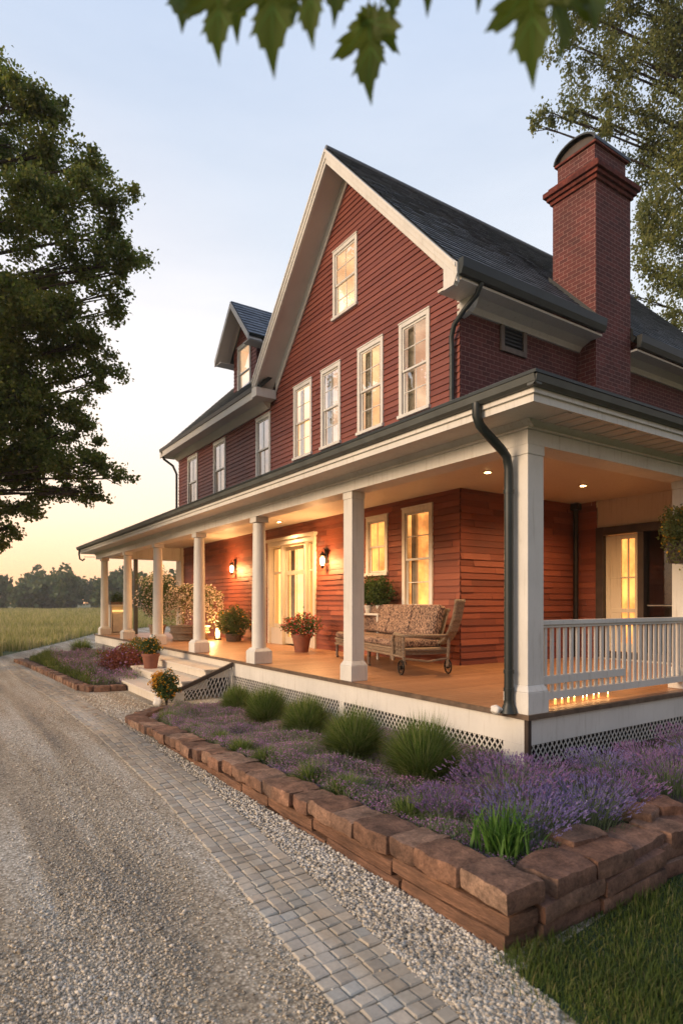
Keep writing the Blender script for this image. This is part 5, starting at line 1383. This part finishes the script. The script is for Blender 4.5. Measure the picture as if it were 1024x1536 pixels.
# ================================================================== LIGHT, SKY, CAMERA
SUN_AZ, SUN_EL = R(-84), R(18)
w = bpy.data.worlds.new('World'); scn.world = w; w.use_nodes = True
nt = w.node_tree; bg = nt.nodes['Background']
sky = nt.nodes.new('ShaderNodeTexSky'); sky.sky_type = 'NISHITA'; sky.sun_disc = False
sky.sun_elevation = R(6); sky.sun_rotation = SUN_AZ; sky.air_density = 1.0; sky.dust_density = 2.0; sky.ozone_density = 1.5
nrm = nt.nodes.new('ShaderNodeTexCoord').outputs['Generated']
sp = nt.nodes.new('ShaderNodeSeparateXYZ'); nt.links.new(nrm, sp.inputs[0])
el = ramp(nt, [(0., (1.16, .60, .32)), (.05, (1.18, .76, .47)), (.13, (1.14, .92, .72)), (.27, (1.04, 1.01, .97)), (.42, (.87, .91, .97)), (.58, (.68, .76, .89)), (.74, (.54, .66, .87)), (1., (.36, .48, .76))], sp.outputs['Z'])
sk = nd(nt, 'ShaderNodeVectorMath', operation='SCALE'); nt.links.new(sky.outputs[0], sk.inputs[0]); sk.inputs['Scale'].default_value = .12
cn = noise(nt, 2.2, 6, stretch(nt, nrm, (1, 1, 5)), .6)
el2 = mixc(nt, .5, el, ramp(nt, [(.38, (.94, .95, .97)), (.66, (1.10, 1.07, 1.05))], cn), 'MULTIPLY')
gd = nd(nt, 'ShaderNodeVectorMath', operation='DOT_PRODUCT'); nt.links.new(nrm, gd.inputs[0]); gd.inputs[1].default_value = (math.sin(R(2)), math.cos(R(2)), 0.02)
gl = ramp(nt, [(.78, (0, 0, 0)), (.93, (.14, .06, .01)), (1., (.34, .15, .03))], gd.outputs['Value'])
el3 = mixc(nt, 1., el2, gl, 'ADD')
bd = nd(nt, 'ShaderNodeVectorMath', operation='DOT_PRODUCT'); nt.links.new(nrm, bd.inputs[0]); bd.inputs[1].default_value = (-.45, .89, .25)
el4 = mixc(nt, 1., el3, ramp(nt, [(.0, (.50, .52, .58)), (.12, (1, 1, 1))], nd(nt, 'ShaderNodeMath', operation='ADD').outputs[0]), 'MULTIPLY')
ad = [n for n in nt.nodes if n.bl_idname == 'ShaderNodeMath'][-1]; nt.links.new(bd.outputs['Value'], ad.inputs[0]); ad.inputs[1].default_value = .25
mx = mixc(nt, .12, el4, sk.outputs[0])
nt.links.new(mx, bg.inputs['Color']); bg.inputs['Strength'].default_value = 1.12
sl = bpy.data.lights.new('sun', 'SUN'); sl.energy = 3.2; sl.angle = R(22); sl.color = (1, .72, .47)
so = bpy.data.objects.new('sun', sl); COL.objects.link(so)
d = Vector((math.sin(SUN_AZ)*math.cos(SUN_EL), math.cos(SUN_AZ)*math.cos(SUN_EL), math.sin(SUN_EL)))
so.rotation_euler = d.to_track_quat('Z', 'Y').to_euler(); so.location = (0, 0, 30)

hm = bpy.data.materials.new('haze'); hm.use_nodes = True; hn = hm.node_tree; hn.nodes.remove(hn.nodes['Principled BSDF'])
pv = hn.nodes.new('ShaderNodeVolumePrincipled'); pv.inputs['Color'].default_value = (.95, .90, .84, 1); pv.inputs['Density'].default_value = .0006; pv.inputs['Anisotropy'].default_value = .2
hn.links.new(pv.outputs[0], hn.nodes['Material Output'].inputs['Volume']); M['haze'] = hm
m = MB(); m.box((-260, -60, -1.1), (330, 330, 19.5)); tag(m.build('haze', 'haze'), 'thin evening haze over the meadow', kind='stuff')

cam = bpy.data.cameras.new('camera'); co = bpy.data.objects.new('camera', cam); COL.objects.link(co)
cam.sensor_fit = 'VERTICAL'; cam.sensor_height = 36; cam.sensor_width = 24; cam.lens = FPX/1536*36
cam.shift_y = 137/1536; cam.clip_end = 4000; cam.clip_start = .05
co.location = (0, 0, EYE); co.rotation_euler = (R(90), 0, -YAW)
cam.dof.use_dof = True; cam.dof.focus_distance = 7; cam.dof.aperture_fstop = 2.0
scn.camera = co
scn.render.engine = 'CYCLES'
try:
    scn.cycles.use_denoising = True; scn.cycles.denoiser = 'OPENIMAGEDENOISE'
except Exception: pass
scn.cycles.max_bounces = 6; scn.cycles.diffuse_bounces = 3; scn.cycles.glossy_bounces = 3; scn.cycles.transparent_max_bounces = 8
scn.cycles.sample_clamp_indirect = 5; scn.cycles.caustics_reflective = False; scn.cycles.caustics_refractive = False
scn.view_settings.view_transform = 'Standard'; scn.view_settings.look = 'None'
scn.view_settings.exposure = 0.07; scn.view_settings.gamma = 1
